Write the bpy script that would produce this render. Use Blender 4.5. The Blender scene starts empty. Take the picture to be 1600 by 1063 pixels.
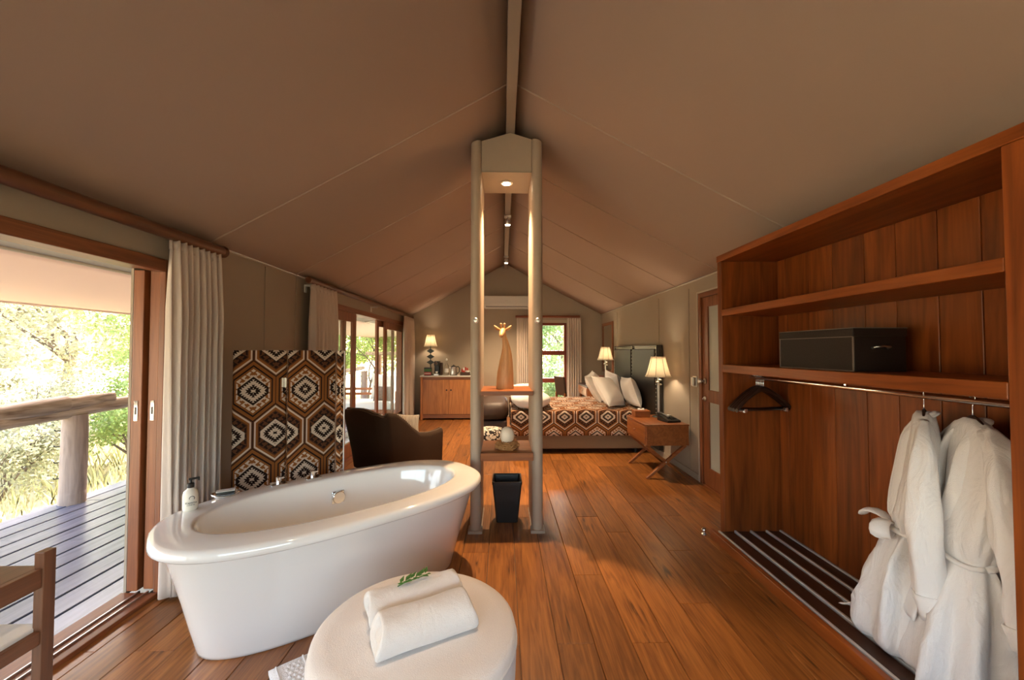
import bpy, math, random
import numpy as np
from mathutils import Matrix, Vector, Euler
R = math.radians
rnd = random.Random(7)
scene = bpy.context.scene
COL = scene.collection

# ---------------------------------------------------------------- camera, sky, sun, exposure
cam_d = bpy.data.cameras.new('camera')
cam_d.sensor_width = 36.0
cam_d.lens = 622.0 / 1600.0 * 36.0
cam_d.clip_start = 0.02
cam_d.clip_end = 400
cam = bpy.data.objects.new('camera', cam_d)
cam.location = (0, 0, 1.45)
cam.rotation_euler = (R(90 + 1.52), 0, R(-1.29))
COL.objects.link(cam)
scene.camera = cam

world = bpy.data.worlds.new('sky')
scene.world = world
world.use_nodes = True
wn = world.node_tree
bg = wn.nodes['Background']
sky = wn.nodes.new('ShaderNodeTexSky')
sky.sky_type = 'NISHITA'
sky.sun_disc = False
sky.sun_elevation = R(42)
sky.sun_rotation = R(-12)
sky.air_density = 1.2
sky.dust_density = 3.0
sky.ozone_density = 1.0
haze = wn.nodes.new('ShaderNodeMix'); haze.data_type = 'RGBA'; haze.blend_type = 'MULTIPLY'
haze.inputs[0].default_value = 1.0
haze.inputs[7].default_value = (1.0, .865, .785, 1)        # warm summer haze over the whole sky
wn.links.new(sky.outputs[0], haze.inputs[6])
wn.links.new(haze.outputs[2], bg.inputs[0])
bg.inputs[1].default_value = 1.40

sun_d = bpy.data.lights.new('sun', 'SUN')
sun_d.energy = 8.5
sun_d.angle = R(1.0)
sun_d.color = (1.0, 0.93, 0.80)
sun = bpy.data.objects.new('sun', sun_d)
sun.rotation_euler = (Vector((-0.25, -1.1, -1.0))).to_track_quat('-Z', 'Y').to_euler()
sun.location = (3, 14, 12)
COL.objects.link(sun)

vs = scene.view_settings
vs.view_transform = 'Standard'
vs.look = 'None'
vs.gamma = 1.0
vs.use_curve_mapping = False
vs.exposure = 0.85

# ---------------------------------------------------------------- object helpers
MW = {}

def tag(o, label=None, cat=None, group=None, kind=None):
    if label: o['label'] = label
    if cat: o['category'] = cat
    if group: o['group'] = group
    if kind: o['kind'] = kind
    return o

def thing(name, label, cat, loc=(0, 0, 0), rz=0.0, group=None, kind=None, rot=None):
    o = bpy.data.objects.new(name, None)
    o.empty_display_size = 0.1
    COL.objects.link(o)
    o.location = loc
    o.rotation_euler = rot if rot else (0, 0, rz)
    MW[o] = Matrix.Translation(loc) @ Euler(rot if rot else (0, 0, rz)).to_matrix().to_4x4()
    return tag(o, label, cat, group, kind)

class MB:
    def __init__(s):
        s.v = []; s.f = []; s.uv = None
    def add(s, V, F):
        b = len(s.v)
        s.v += [tuple(p) for p in V]
        s.f += [tuple(i + b for i in f) for f in F]
        return s
    def box(s, x0, x1, y0, y1, z0, z1):
        V = [(x, y, z) for z in (z0, z1) for y in (y0, y1) for x in (x0, x1)]
        return s.add(V, [(0, 2, 3, 1), (4, 5, 7, 6), (0, 1, 5, 4), (2, 6, 7, 3), (0, 4, 6, 2), (1, 3, 7, 5)])
    def bar(s, a, b, w, h, up=(0, 0, 1)):
        a = Vector(a); b = Vector(b); d = (b - a).normalized(); u = Vector(up)
        if abs(d.dot(u)) > .99: u = Vector((1, 0, 0))
        r = d.cross(u).normalized(); u = r.cross(d).normalized()
        V = [p + r * (sx * w / 2) + u * (sy * h / 2) for p in (a, b) for sx, sy in ((-1, -1), (1, -1), (1, 1), (-1, 1))]
        return s.add(V, [(0, 1, 2, 3), (7, 6, 5, 4), (0, 4, 5, 1), (1, 5, 6, 2), (2, 6, 7, 3), (3, 7, 4, 0)])
    def prism(s, poly, axis, a, b):
        n = len(poly)
        def P(p, t):
            return {'x': (t, p[0], p[1]), 'y': (p[0], t, p[1]), 'z': (p[0], p[1], t)}[axis]
        V = [P(p, a) for p in poly] + [P(p, b) for p in poly]
        F = [tuple(range(n - 1, -1, -1)), tuple(range(n, 2 * n))] + [(i, (i + 1) % n, n + (i + 1) % n, n + i) for i in range(n)]
        return s.add(V, F)
    def loft(s, rings, cap0=True, cap1=True, closed=True):
        n = len(rings[0]); V = [p for r in rings for p in r]; F = []
        m = n if closed else n - 1
        for j in range(len(rings) - 1):
            for i in range(m):
                k = (i + 1) % n
                F.append((j * n + i, j * n + k, (j + 1) * n + k, (j + 1) * n + i))
        if cap0: F.append(tuple(range(n - 1, -1, -1)))
        if cap1: F.append(tuple((len(rings) - 1) * n + i for i in range(n)))
        return s.add(V, F)
    def lathe(s, prof, n=24, c=(0, 0, 0), sx=1.0, sy=1.0, cap0=True, cap1=True):
        rings = [[(c[0] + r * sx * math.cos(2 * math.pi * i / n), c[1] + r * sy * math.sin(2 * math.pi * i / n), c[2] + z) for i in range(n)] for r, z in prof]
        return s.loft(rings, cap0, cap1)
    def tube(s, pts, rad, n=10, caps=True, flat=1.0):
        P = [Vector(p) for p in pts]; rings = []
        if not isinstance(rad, (list, tuple)): rad = [rad] * len(P)
        pr = None
        for i, p in enumerate(P):
            d = (P[min(i + 1, len(P) - 1)] - P[max(i - 1, 0)]).normalized()
            if pr is None:
                u = Vector((0, 0, 1)) if abs(d.z) < .9 else Vector((1, 0, 0))
                r = d.cross(u).normalized()
            else:
                r = (pr - d * pr.dot(d)).normalized()
            pr = r; u = r.cross(d).normalized()
            rings.append([p + r * (rad[i] * math.cos(2 * math.pi * k / n)) + u * (rad[i] * flat * math.sin(2 * math.pi * k / n)) for k in range(n)])
        return s.loft(rings, caps, caps)
    def grid(s, fn, nu, nv, uvfn=None):
        V = []; UV = []
        for j in range(nv + 1):
            for i in range(nu + 1):
                V.append(fn(i / nu, j / nv))
                if uvfn: UV.append(uvfn(i / nu, j / nv))
        F = [(j * (nu + 1) + i, j * (nu + 1) + i + 1, (j + 1) * (nu + 1) + i + 1, (j + 1) * (nu + 1) + i) for j in range(nv) for i in range(nu)]
        s.add(V, F)
        if uvfn: s.uv = (s.uv or []) + UV
        return s
    def sphere(s, c, r, n=16, m=10, sx=1, sy=1, sz=1):
        prof = [(max(1e-4, r * math.sin(math.pi * j / m)), -r * math.cos(math.pi * j / m) * sz) for j in range(m + 1)]
        return s.lathe(prof, n, c, sx, sy)
    def build(s, name, mat, parent=None, world=False, smooth=False, bev=0.0, sub=0, solid=0.0, label=None, seg=2, ang=40):
        V = s.v
        if world and parent is not None:
            inv = MW[parent].inverted()
            V = [tuple(inv @ Vector(p)) for p in V]
        me = bpy.data.meshes.new(name)
        me.from_pydata(V, [], s.f)
        if s.uv:
            l = me.uv_layers.new(name='UVMap')
            arr = np.array([s.uv[lp.vertex_index] for lp in me.loops], dtype=np.float32)
            l.data.foreach_set('uv', arr.ravel())
        me.materials.append(mat)
        if smooth:
            me.polygons.foreach_set('use_smooth', [True] * len(me.polygons))
            if smooth == 'auto':
                me.set_sharp_from_angle(angle=R(ang))
        me.update()
        o = bpy.data.objects.new(name, me)
        COL.objects.link(o)
        if parent is not None:
            o.parent = parent
            MW[o] = MW[parent]
        else:
            MW[o] = Matrix.Identity(4)
        if bev:
            m = o.modifiers.new('bevel', 'BEVEL'); m.width = bev; m.segments = seg; m.limit_method = 'ANGLE'; m.angle_limit = R(35)
        if solid:
            m = o.modifiers.new('solid', 'SOLIDIFY'); m.thickness = solid; m.offset = 0
        if sub:
            m = o.modifiers.new('sub', 'SUBSURF'); m.levels = sub; m.render_levels = sub
        if label: o['label'] = label
        return o

def boxpart(name, mat, parent, x0, x1, y0, y1, z0, z1, bev=0.004, world=True, label=None):
    return MB().box(x0, x1, y0, y1, z0, z1).build(name, mat, parent, world=world, bev=bev, label=label)

def copy_thing(o, loc=None, rot=None, label=None, parent=None):
    c = o.copy()
    COL.objects.link(c)
    if parent is not None: c.parent = parent
    if loc is not None: c.location = loc
    if rot is not None: c.rotation_euler = rot
    if label: c['label'] = label
    for ch in [x for x in bpy.data.objects if x.parent == o]:
        copy_thing(ch, parent=c)
    return c

# ---------------------------------------------------------------- material helpers
def newmat(name):
    m = bpy.data.materials.new(name); m.use_nodes = True
    nt = m.node_tree
    return m, nt, nt.nodes['Principled BSDF']

def nd(nt, t, **kw):
    n = nt.nodes.new(t)
    for k, v in kw.items(): setattr(n, k, v)
    return n

def mth(nt, op, a, b=None, c=None):
    n = nt.nodes.new('ShaderNodeMath'); n.operation = op
    for i, x in enumerate((a, b, c)):
        if x is None: continue
        if isinstance(x, (int, float)): n.inputs[i].default_value = x
        else: nt.links.new(x, n.inputs[i])
    return n.outputs[0]

def plain(name, col, rough=.5, metal=0.0, noise=0.0, nscale=60, bump=0.0, spec=None, sheen=0.0, trans=0.0, coat=0.0, vary=0.0):
    m, nt, b = newmat(name)
    b.inputs['Base Color'].default_value = (*col, 1)
    b.inputs['Roughness'].default_value = rough
    b.inputs['Metallic'].default_value = metal
    if spec is not None: b.inputs['Specular IOR Level'].default_value = spec
    if sheen: b.inputs['Sheen Weight'].default_value = sheen
    if trans: b.inputs['Transmission Weight'].default_value = trans
    if coat: b.inputs['Coat Weight'].default_value = coat
    if noise or bump or vary:
        tc = nd(nt, 'ShaderNodeTexCoord')
        n = nd(nt, 'ShaderNodeTexNoise'); n.inputs['Scale'].default_value = nscale; n.inputs['Detail'].default_value = 4
        nt.links.new(tc.outputs['Object'], n.inputs['Vector'])
        if noise:
            mx = nd(nt, 'ShaderNodeMix', data_type='RGBA')
            mx.inputs[6].default_value = (*[c * (1 - noise) for c in col], 1)
            mx.inputs[7].default_value = (*[min(1, c * (1 + noise)) for c in col], 1)
            nt.links.new(n.outputs[0], mx.inputs[0]); nt.links.new(mx.outputs[2], b.inputs['Base Color'])
        if bump:
            bp = nd(nt, 'ShaderNodeBump'); bp.inputs['Strength'].default_value = bump; bp.inputs['Distance'].default_value = .01
            nt.links.new(n.outputs[0], bp.inputs['Height']); nt.links.new(bp.outputs[0], b.inputs['Normal'])
    return m

def wood(name, c0, c1, axis='y', along=1.2, across=18.0, rough=.4, vary=.35, knots=0.0, bump=.08, spec=.5, coat=0.0):
    """long-grained timber: noise stretched along one axis, shifted and toned for every separate board"""
    m, nt, b = newmat(name)
    tc = nd(nt, 'ShaderNodeTexCoord'); oi = nd(nt, 'ShaderNodeObjectInfo')
    geo = nd(nt, 'ShaderNodeNewGeometry')
    off = mth(nt, 'MULTIPLY', oi.outputs['Random'], 37.0)
    cb = nd(nt, 'ShaderNodeCombineXYZ')
    for i in range(3): nt.links.new(off, cb.inputs[i])
    va = nd(nt, 'ShaderNodeVectorMath', operation='ADD')
    nt.links.new(tc.outputs['Object'], va.inputs[0]); nt.links.new(cb.outputs[0], va.inputs[1])
    mp = nd(nt, 'ShaderNodeMapping')
    sc = {'x': (along, across, across), 'y': (across, along, across), 'z': (across, across, along)}[axis]
    mp.inputs['Scale'].default_value = sc
    nt.links.new(va.outputs[0], mp.inputs['Vector'])
    n1 = nd(nt, 'ShaderNodeTexNoise'); n1.inputs['Scale'].default_value = 1.0; n1.inputs['Detail'].default_value = 6; n1.inputs['Distortion'].default_value = 1.6
    nt.links.new(mp.outputs[0], n1.inputs['Vector'])
    mp2 = nd(nt, 'ShaderNodeMapping'); mp2.inputs['Scale'].default_value = tuple(s * (5 if s > along else 2.5) for s in sc)
    nt.links.new(va.outputs[0], mp2.inputs['Vector'])
    n2 = nd(nt, 'ShaderNodeTexNoise'); n2.inputs['Scale'].default_value = 1.0; n2.inputs['Detail'].default_value = 3
    nt.links.new(mp2.outputs[0], n2.inputs['Vector'])
    ramp = nd(nt, 'ShaderNodeValToRGB')
    ramp.color_ramp.elements[0].position = .30; ramp.color_ramp.elements[1].position = .70
    ramp.color_ramp.elements[0].color = (*c0, 1); ramp.color_ramp.elements[1].color = (*c1, 1)
    mixf = mth(nt, 'ADD', mth(nt, 'MULTIPLY', n1.outputs[0], .72), mth(nt, 'MULTIPLY', n2.outputs[0], .28))
    nt.links.new(mixf, ramp.inputs[0])
    hs = nd(nt, 'ShaderNodeHueSaturation')
    nt.links.new(ramp.outputs[0], hs.inputs['Color'])
    nt.links.new(mth(nt, 'ADD', mth(nt, 'MULTIPLY', oi.outputs['Random'], vary), 1 - vary / 2), hs.inputs['Value'])
    col = hs.outputs[0]
    if knots:
        vo = nd(nt, 'ShaderNodeTexVoronoi'); vo.inputs['Scale'].default_value = 1.0
        mp3 = nd(nt, 'ShaderNodeMapping')
        s3 = {'x': (1.5, 5, 5), 'y': (5, 1.5, 5), 'z': (5, 5, 1.5)}[axis]
        mp3.inputs['Scale'].default_value = s3
        nt.links.new(va.outputs[0], mp3.inputs['Vector'])
        ds = nd(nt, 'ShaderNodeVectorMath', operation='ADD')
        nt.links.new(mp3.outputs[0], ds.inputs[0]); nt.links.new(n1.outputs['Color'], ds.inputs[1])
        nt.links.new(ds.outputs[0], vo.inputs['Vector'])
        kr = nd(nt, 'ShaderNodeMapRange'); kr.inputs[1].default_value = .05; kr.inputs[2].default_value = .2
        kr.inputs[3].default_value = knots; kr.inputs[4].default_value = 0.0
        nt.links.new(vo.outputs['Distance'], kr.inputs[0])
        mx = nd(nt, 'ShaderNodeMix', data_type='RGBA')
        mx.inputs[7].default_value = (c0[0] * .25, c0[1] * .2, c0[2] * .18, 1)
        nt.links.new(kr.outputs[0], mx.inputs[0]); nt.links.new(col, mx.inputs[6]); col = mx.outputs[2]
    nt.links.new(col, b.inputs['Base Color'])
    b.inputs['Roughness'].default_value = rough
    b.inputs['Specular IOR Level'].default_value = spec
    if coat: b.inputs['Coat Weight'].default_value = coat; b.inputs['Coat Roughness'].default_value = .22
    bp = nd(nt, 'ShaderNodeBump'); bp.inputs['Strength'].default_value = bump; bp.inputs['Distance'].default_value = .004
    nt.links.new(mixf, bp.inputs['Height']); nt.links.new(bp.outputs[0], b.inputs['Normal'])
    return m

def canvas(name, col, col2, weave=420):
    m, nt, b = newmat(name)
    tc = nd(nt, 'ShaderNodeTexCoord')
    n = nd(nt, 'ShaderNodeTexNoise'); n.inputs['Scale'].default_value = .8; n.inputs['Detail'].default_value = 3
    nt.links.new(tc.outputs['Object'], n.inputs['Vector'])
    mx = nd(nt, 'ShaderNodeMix', data_type='RGBA'); mx.inputs[6].default_value = (*col, 1); mx.inputs[7].default_value = (*col2, 1)
    nt.links.new(n.outputs[0], mx.inputs[0]); nt.links.new(mx.outputs[2], b.inputs['Base Color'])
    b.inputs['Roughness'].default_value = .85
    b.inputs['Specular IOR Level'].default_value = .2
    w = nd(nt, 'ShaderNodeTexNoise'); w.inputs['Scale'].default_value = weave
    nt.links.new(tc.outputs['Object'], w.inputs['Vector'])
    w2 = nd(nt, 'ShaderNodeTexNoise'); w2.inputs['Scale'].default_value = 2.2; w2.inputs['Detail'].default_value = 2
    nt.links.new(tc.outputs['Object'], w2.inputs['Vector'])
    h = mth(nt, 'ADD', mth(nt, 'MULTIPLY', w.outputs[0], .03), w2.outputs[0])
    bp = nd(nt, 'ShaderNodeBump'); bp.inputs['Strength'].default_value = .25; bp.inputs['Distance'].default_value = .03
    nt.links.new(h, bp.inputs['Height']); nt.links.new(bp.outputs[0], b.inputs['Normal'])
    return m

def cloth(name, col, transl=.3, noise=.1, nscale=300, bump=.15):
    m, nt, b = newmat(name)
    b.inputs['Base Color'].default_value = (*col, 1); b.inputs['Roughness'].default_value = .9
    b.inputs['Specular IOR Level'].default_value = .15; b.inputs['Sheen Weight'].default_value = .15
    tc = nd(nt, 'ShaderNodeTexCoord')
    n = nd(nt, 'ShaderNodeTexNoise'); n.inputs['Scale'].default_value = nscale; n.inputs['Detail'].default_value = 3
    nt.links.new(tc.outputs['Object'], n.inputs['Vector'])
    bp = nd(nt, 'ShaderNodeBump'); bp.inputs['Strength'].default_value = bump; bp.inputs['Distance'].default_value = .005
    nt.links.new(n.outputs[0], bp.inputs['Height']); nt.links.new(bp.outputs[0], b.inputs['Normal'])
    if transl:
        t = nd(nt, 'ShaderNodeBsdfTranslucent'); t.inputs[0].default_value = (*col, 1)
        ms = nd(nt, 'ShaderNodeMixShader'); ms.inputs[0].default_value = transl
        nt.links.new(b.outputs[0], ms.inputs[1]); nt.links.new(t.outputs[0], ms.inputs[2])
        nt.links.new(ms.outputs[0], nt.nodes['Material Output'].inputs[0])
    return m

def glass(name, tint=(.95, .98, .97), refl=.10):
    m, nt, b = newmat(name)
    tr = nd(nt, 'ShaderNodeBsdfTransparent'); tr.inputs[0].default_value = (*tint, 1)
    gl = nd(nt, 'ShaderNodeBsdfGlossy'); gl.inputs['Roughness'].default_value = .02
    lw = nd(nt, 'ShaderNodeLayerWeight'); lw.inputs[0].default_value = .5
    fac = mth(nt, 'ADD', mth(nt, 'MULTIPLY', mth(nt, 'POWER', lw.outputs['Facing'], 5.0), .5), .03)
    ms = nd(nt, 'ShaderNodeMixShader')
    nt.links.new(fac, ms.inputs[0])
    nt.links.new(tr.outputs[0], ms.inputs[1]); nt.links.new(gl.outputs[0], ms.inputs[2])
    nt.links.new(ms.outputs[0], nt.nodes['Material Output'].inputs[0])
    return m

def glow(name, col, strength):
    m, nt, b = newmat(name)
    b.inputs['Base Color'].default_value = (*col, 1)
    b.inputs['Emission Color'].default_value = (*col, 1)
    b.inputs['Emission Strength'].default_value = strength
    return m

def kilim(name, a, bb, u0=0.0, v0=0.0):
    """woven kilim: tall hexagons in two alternating designs with serrated lozenges and hooks (UV in metres)"""
    m, nt, b = newmat(name)
    M = lambda op, x, y=None, z=None: mth(nt, op, x, y, z)
    tc = nd(nt, 'ShaderNodeTexCoord'); sp = nd(nt, 'ShaderNodeSeparateXYZ')
    nt.links.new(tc.outputs['UV'], sp.inputs[0])
    u = M('DIVIDE', M('SUBTRACT', sp.outputs[0], u0), a)      # in periods
    v = M('DIVIDE', M('SUBTRACT', sp.outputs[1], v0), bb)
    def cell(du, dv):
        x = M('MULTIPLY', M('SUBTRACT', M('FRACT', M('ADD', u, .5 + du)), .5), 314.0)
        y = M('MULTIPLY', M('SUBTRACT', M('FRACT', M('ADD', v, .5 + dv)), .5), 645.0)
        ax = M('ABSOLUTE', x); ay = M('ABSOLUTE', y)
        e = M('ADD', ay, M('MULTIPLY', ax, .777))
        do = M('MAXIMUM', e, M('MULTIPLY', ax, 1.414))
        return ax, ay, e, do
    def ramp(val, stops):
        r = nd(nt, 'ShaderNodeValToRGB'); r.color_ramp.interpolation = 'CONSTANT'
        cr = r.color_ramp
        cr.elements[0].position = 0; cr.elements[0].color = (*stops[0][1], 1)
        cr.elements[1].position = stops[1][0]; cr.elements[1].color = (*stops[1][1], 1)
        for p, c in stops[2:]:
            el = cr.elements.new(p); el.color = (*c, 1)
        nt.links.new(val, r.inputs[0]); return r.outputs[0]
    def mix(f, c1, c2):
        mx = nd(nt, 'ShaderNodeMix', data_type='RGBA')
        nt.links.new(f, mx.inputs[0])
        for s, c in ((6, c1), (7, c2)):
            if isinstance(c, tuple): mx.inputs[s].default_value = (*c, 1)
            else: nt.links.new(c, mx.inputs[s])
        return mx.outputs[2]
    DK = (.022, .011, .008); LT = (.60, .47, .36); OR = (.25, .088, .021); BR = (.11, .04, .016)
    def design(ax, ay, e, do, kind):
        t = M('SUBTRACT', ay, M('MULTIPLY', ax, .62))
        tri = M('MULTIPLY', M('SUBTRACT', M('PINGPONG', t, 10.0), 5.0), 2.2)
        di = M('MAXIMUM', e, ax)
        ds = M('DIVIDE', M('ADD', di, tri), 250.0)
        dn = M('DIVIDE', do, 250.0)
        s = 1 / 250.0
        if kind == 'A':
            core = ramp(ds, [(0, LT), (16 * s, DK), (46 * s, LT), (82 * s, DK)])
            hook, ground = LT, OR
            outer = ramp(dn, [(0, LT), (118 * s, OR), (178 * s, DK), (192 * s, OR), (218 * s, DK)])
            lim1 = 106
        else:
            core = ramp(ds, [(0, DK), (12 * s, LT), (42 * s, DK), (76 * s, LT)])
            hook, ground = DK, BR
            outer = ramp(dn, [(0, DK), (112 * s, BR), (172 * s, OR), (192 * s, LT), (208 * s, BR), (218 * s, DK)])
            lim1 = 104
        # hooks: stems with a bent tip in the ring between lozenge and border
        ph = M('FRACT', M('DIVIDE', t, 46.0))
        stem = M('LESS_THAN', ph, .42)
        tip = M('MULTIPLY', M('LESS_THAN', ph, .78), M('GREATER_THAN', do, 146.0))
        notch = M('MULTIPLY', M('MULTIPLY', M('GREATER_THAN', ph, .2), M('LESS_THAN', ph, .42)), M('MULTIPLY', M('GREATER_THAN', do, 128.0), M('LESS_THAN', do, 140.0)))
        hk = M('MULTIPLY', M('MAXIMUM', stem, tip), M('SUBTRACT', 1.0, notch))
        band = M('MULTIPLY', M('GREATER_THAN', do, 112.0), M('LESS_THAN', do, 162.0))
        body = mix(M('MULTIPLY', band, hk), outer, hook)
        return mix(M('LESS_THAN', di, float(lim1)), body, core)
    A = cell(0, 0); B = cell(.5, .5)
    ca = design(*A, 'A'); cb_ = design(*B, 'B')
    col = mix(M('LESS_THAN', A[3], B[3]), cb_, ca)
    n = nd(nt, 'ShaderNodeTexNoise'); n.inputs['Scale'].default_value = 500
    nt.links.new(tc.outputs['Object'], n.inputs['Vector'])
    hs = nd(nt, 'ShaderNodeHueSaturation'); nt.links.new(col, hs.inputs['Color'])
    nt.links.new(M('ADD', M('MULTIPLY', n.outputs[0], .5), .75), hs.inputs['Value'])
    nt.links.new(hs.outputs[0], b.inputs['Base Color'])
    b.inputs['Roughness'].default_value = .92; b.inputs['Specular IOR Level'].default_value = .15
    bp = nd(nt, 'ShaderNodeBump'); bp.inputs['Strength'].default_value = .2; bp.inputs['Distance'].default_value = .003
    nt.links.new(n.outputs[0], bp.inputs['Height']); nt.links.new(bp.outputs[0], b.inputs['Normal'])
    return m

MAT = {}
MAT['floor'] = wood('oak floor', (.13, .039, .0075), (.40, .150, .033), 'y', 1.9, 26, rough=.40, vary=.55, knots=.85, bump=.10, coat=.5, spec=.4)
MAT['teak_y'] = wood('wardrobe wood y', (.145, .030, .0055), (.37, .098, .018), 'y', 1.0, 12, spec=.35, rough=.33, vary=.16)
MAT['teak_z'] = wood('wardrobe wood z', (.115, .024, .004), (.34, .084, .0145), 'z', 1.0, 11, spec=.35, rough=.36, vary=.3)
MAT['teak_x'] = wood('wardrobe wood x', (.14, .035, .008), (.34, .10, .023), 'x', 1.0, 12, rough=.33, vary=.16)
MAT['door_y'] = wood('door wood y', (.14, .042, .014), (.28, .088, .030), 'y', 1.2, 22, rough=.4, vary=.15)
MAT['door_z'] = wood('door wood z', (.16, .05, .017), (.33, .112, .040), 'z', 1.2, 22, rough=.4, vary=.2)
MAT['red_z'] = wood('red window wood z', (.16, .028, .012), (.26, .05, .02), 'z', 1.2, 22, rough=.35, vary=.1)
MAT['red_x'] = wood('red window wood x', (.16, .028, .012), (.26, .05, .02), 'x', 1.2, 22, rough=.35, vary=.1)
MAT['rod'] = wood('curtain pole wood', (.08, .027, .011), (.18, .062, .022), 'y', 1.2, 25, rough=.38, vary=.1)
MAT['rod_x'] = wood('curtain pole wood x', (.16, .04, .014), (.26, .07, .024), 'x', 1.2, 25, rough=.38, vary=.1)
MAT['cab_z'] = wood('cabinet wood z', (.30, .095, .021), (.58, .225, .055), 'z', 1.4, 16, rough=.38, vary=.2)
MAT['cab_x'] = wood('cabinet wood x', (.22, .07, .022), (.38, .14, .045), 'x', 1.4, 20, rough=.38, vary=.2)
MAT['ns_y'] = wood('nightstand wood y', (.18, .05, .012), (.37, .122, .030), 'y', 1.4, 18, rough=.36, vary=.15)
MAT['ns_x'] = wood('nightstand wood x', (.18, .05, .012), (.37, .122, .030), 'x', 1.4, 18, rough=.36, vary=.15)
MAT['chair_wood'] = wood('stand wood', (.11, .042, .02), (.22, .09, .042), 'z', 1.5, 30, rough=.42, vary=.15)
MAT['chair_wood_y'] = wood('stand wood y', (.11, .042, .02), (.22, .09, .042), 'y', 1.5, 30, rough=.42, vary=.15)
MAT['carving'] = wood('carved light wood', (.42, .20, .075), (.66, .38, .17), 'z', 2, 22, rough=.45, vary=0)
MAT['driftwood'] = wood('weathered log', (.16, .105, .07), (.66, .55, .44), 'y', 1.6, 14, rough=.75, vary=.2, bump=.5)
MAT['post'] = wood('weathered post', (.19, .14, .115), (.42, .33, .28), 'z', 1.2, 12, rough=.75, vary=.1, bump=.4)
MAT['deck'] = wood('grey deck board', (.085, .092, .135), (.165, .178, .245), 'y', 1.2, 14, rough=.25, vary=.18, bump=.12)
MAT['canvas'] = canvas('tent canvas', (.39, .285, .225), (.43, .315, .25))
MAT['wall'] = canvas('wall canvas', (.375, .312, .242), (.415, .345, .268))
MAT['column'] = plain('painted panel', (.43, .335, .25), .45, noise=.06, nscale=8)
MAT['beam'] = plain('painted beam', (.33, .265, .20), .5, noise=.05, nscale=10)
MAT['white_line'] = plain('pale trim', (.50, .43, .34), .7, noise=.05, nscale=20)
MAT['awning'] = cloth('cream canvas awning', (.70, .55, .46), .16, nscale=200)
MAT['soffit'] = plain('grey soffit', (.42, .38, .33), .7, noise=.05, nscale=5)
MAT['curtain'] = cloth('linen curtain', (.78, .675, .59), .22, nscale=350)
MAT['acrylic'] = plain('tub acrylic', (.84, .825, .80), .07, spec=.55, coat=.5)
MAT['chrome'] = plain('chrome', (.82, .82, .82), .07, 1.0)
MAT['steel'] = plain('brushed steel', (.66, .64, .62), .3, 1.0, noise=.05, nscale=200)
def terrycloth(name, col, crumple):
    m, nt, b = newmat(name)
    b.inputs['Base Color'].default_value = (*col, 1); b.inputs['Roughness'].default_value = .97
    b.inputs['Specular IOR Level'].default_value = .08; b.inputs['Sheen Weight'].default_value = .35
    tc = nd(nt, 'ShaderNodeTexCoord')
    n1 = nd(nt, 'ShaderNodeTexNoise'); n1.inputs['Scale'].default_value = 420; n1.inputs['Detail'].default_value = 3
    n2 = nd(nt, 'ShaderNodeTexNoise'); n2.inputs['Scale'].default_value = 11; n2.inputs['Detail'].default_value = 3; n2.inputs['Distortion'].default_value = 1.2
    mp = nd(nt, 'ShaderNodeMapping'); mp.inputs['Scale'].default_value = (1, 1, .45)
    nt.links.new(tc.outputs['Object'], n1.inputs['Vector']); nt.links.new(tc.outputs['Object'], mp.inputs[0]); nt.links.new(mp.outputs[0], n2.inputs['Vector'])
    h = mth(nt, 'ADD', mth(nt, 'MULTIPLY', n1.outputs[0], .10), mth(nt, 'MULTIPLY', n2.outputs[0], crumple))
    bp = nd(nt, 'ShaderNodeBump'); bp.inputs['Strength'].default_value = .8; bp.inputs['Distance'].default_value = .02
    nt.links.new(h, bp.inputs['Height']); nt.links.new(bp.outputs[0], b.inputs['Normal'])
    return m
MAT['terry'] = terrycloth('white terry robe', (.86, .82, .79), 1.0)
MAT['towel'] = terrycloth('white towel', (.77, .72, .68), .5)
MAT['ottoman'] = plain('white stretch terry', (.80, .745, .705), .95, noise=.04, nscale=260, bump=.22, spec=.1, sheen=.3)
MAT['linen'] = plain('white bed linen', (.86, .82, .77), .85, noise=.03, nscale=90, bump=.2, spec=.15, sheen=.2)
MAT['sprig'] = plain('leaf green', (.05, .15, .025), .5, noise=.4, nscale=60)
MAT['mat'] = plain('cotton bath mat', (.80, .77, .76), .95, noise=.05, nscale=150, bump=.6, spec=.1)
MAT['kilim1'] = kilim('kilim screen cloth', .285, .64)
MAT['kilim2'] = kilim('kilim bed cloth', .305, .56)
MAT['chairfab'] = plain('brown chair cloth', (.050, .027, .015), .8, noise=.2, nscale=300, bump=.2, spec=.2)
MAT['welt'] = plain('chair welt', (.17, .11, .07), .7)
MAT['leather'] = plain('dark brown leather', (.045, .020, .011), .52, noise=.4, nscale=14, bump=.15)
MAT['blackleather'] = plain('black leather', (.022, .018, .015), .34, noise=.2, nscale=20, bump=.1)
MAT['headleather'] = plain('headboard leather', (.030, .020, .014), .48, noise=.15, nscale=12, bump=.06, spec=.22)
MAT['stud'] = plain('nickel studs', (.6, .57, .5), .3, 1.0)
MAT['boxleather'] = plain('storage box leather', (.020, .012, .009), .55, noise=.15, nscale=90, bump=.15, spec=.3)
MAT['stitch'] = plain('stitched edge', (.17, .13, .10), .6)
MAT['bedbase'] = plain('bed base cloth', (.24, .15, .08), .9, noise=.12, nscale=200, bump=.2)
MAT['dark'] = plain('black plastic', (.012, .011, .011), .35)
MAT['darkmetal'] = plain('dark patina metal', (.05, .06, .055), .45, .6, noise=.3, nscale=40)
MAT['stone'] = plain('pale stone top', (.60, .57, .52), .35, noise=.08, nscale=40)
MAT['white'] = plain('white plastic', (.72, .70, .66), .4)
MAT['shade'] = cloth('pleated lamp shade', (.90, .84, .73), .6, nscale=300, bump=.05)
MAT['shade_rib'] = plain('shade ribs', (.42, .33, .22), .9)
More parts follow.
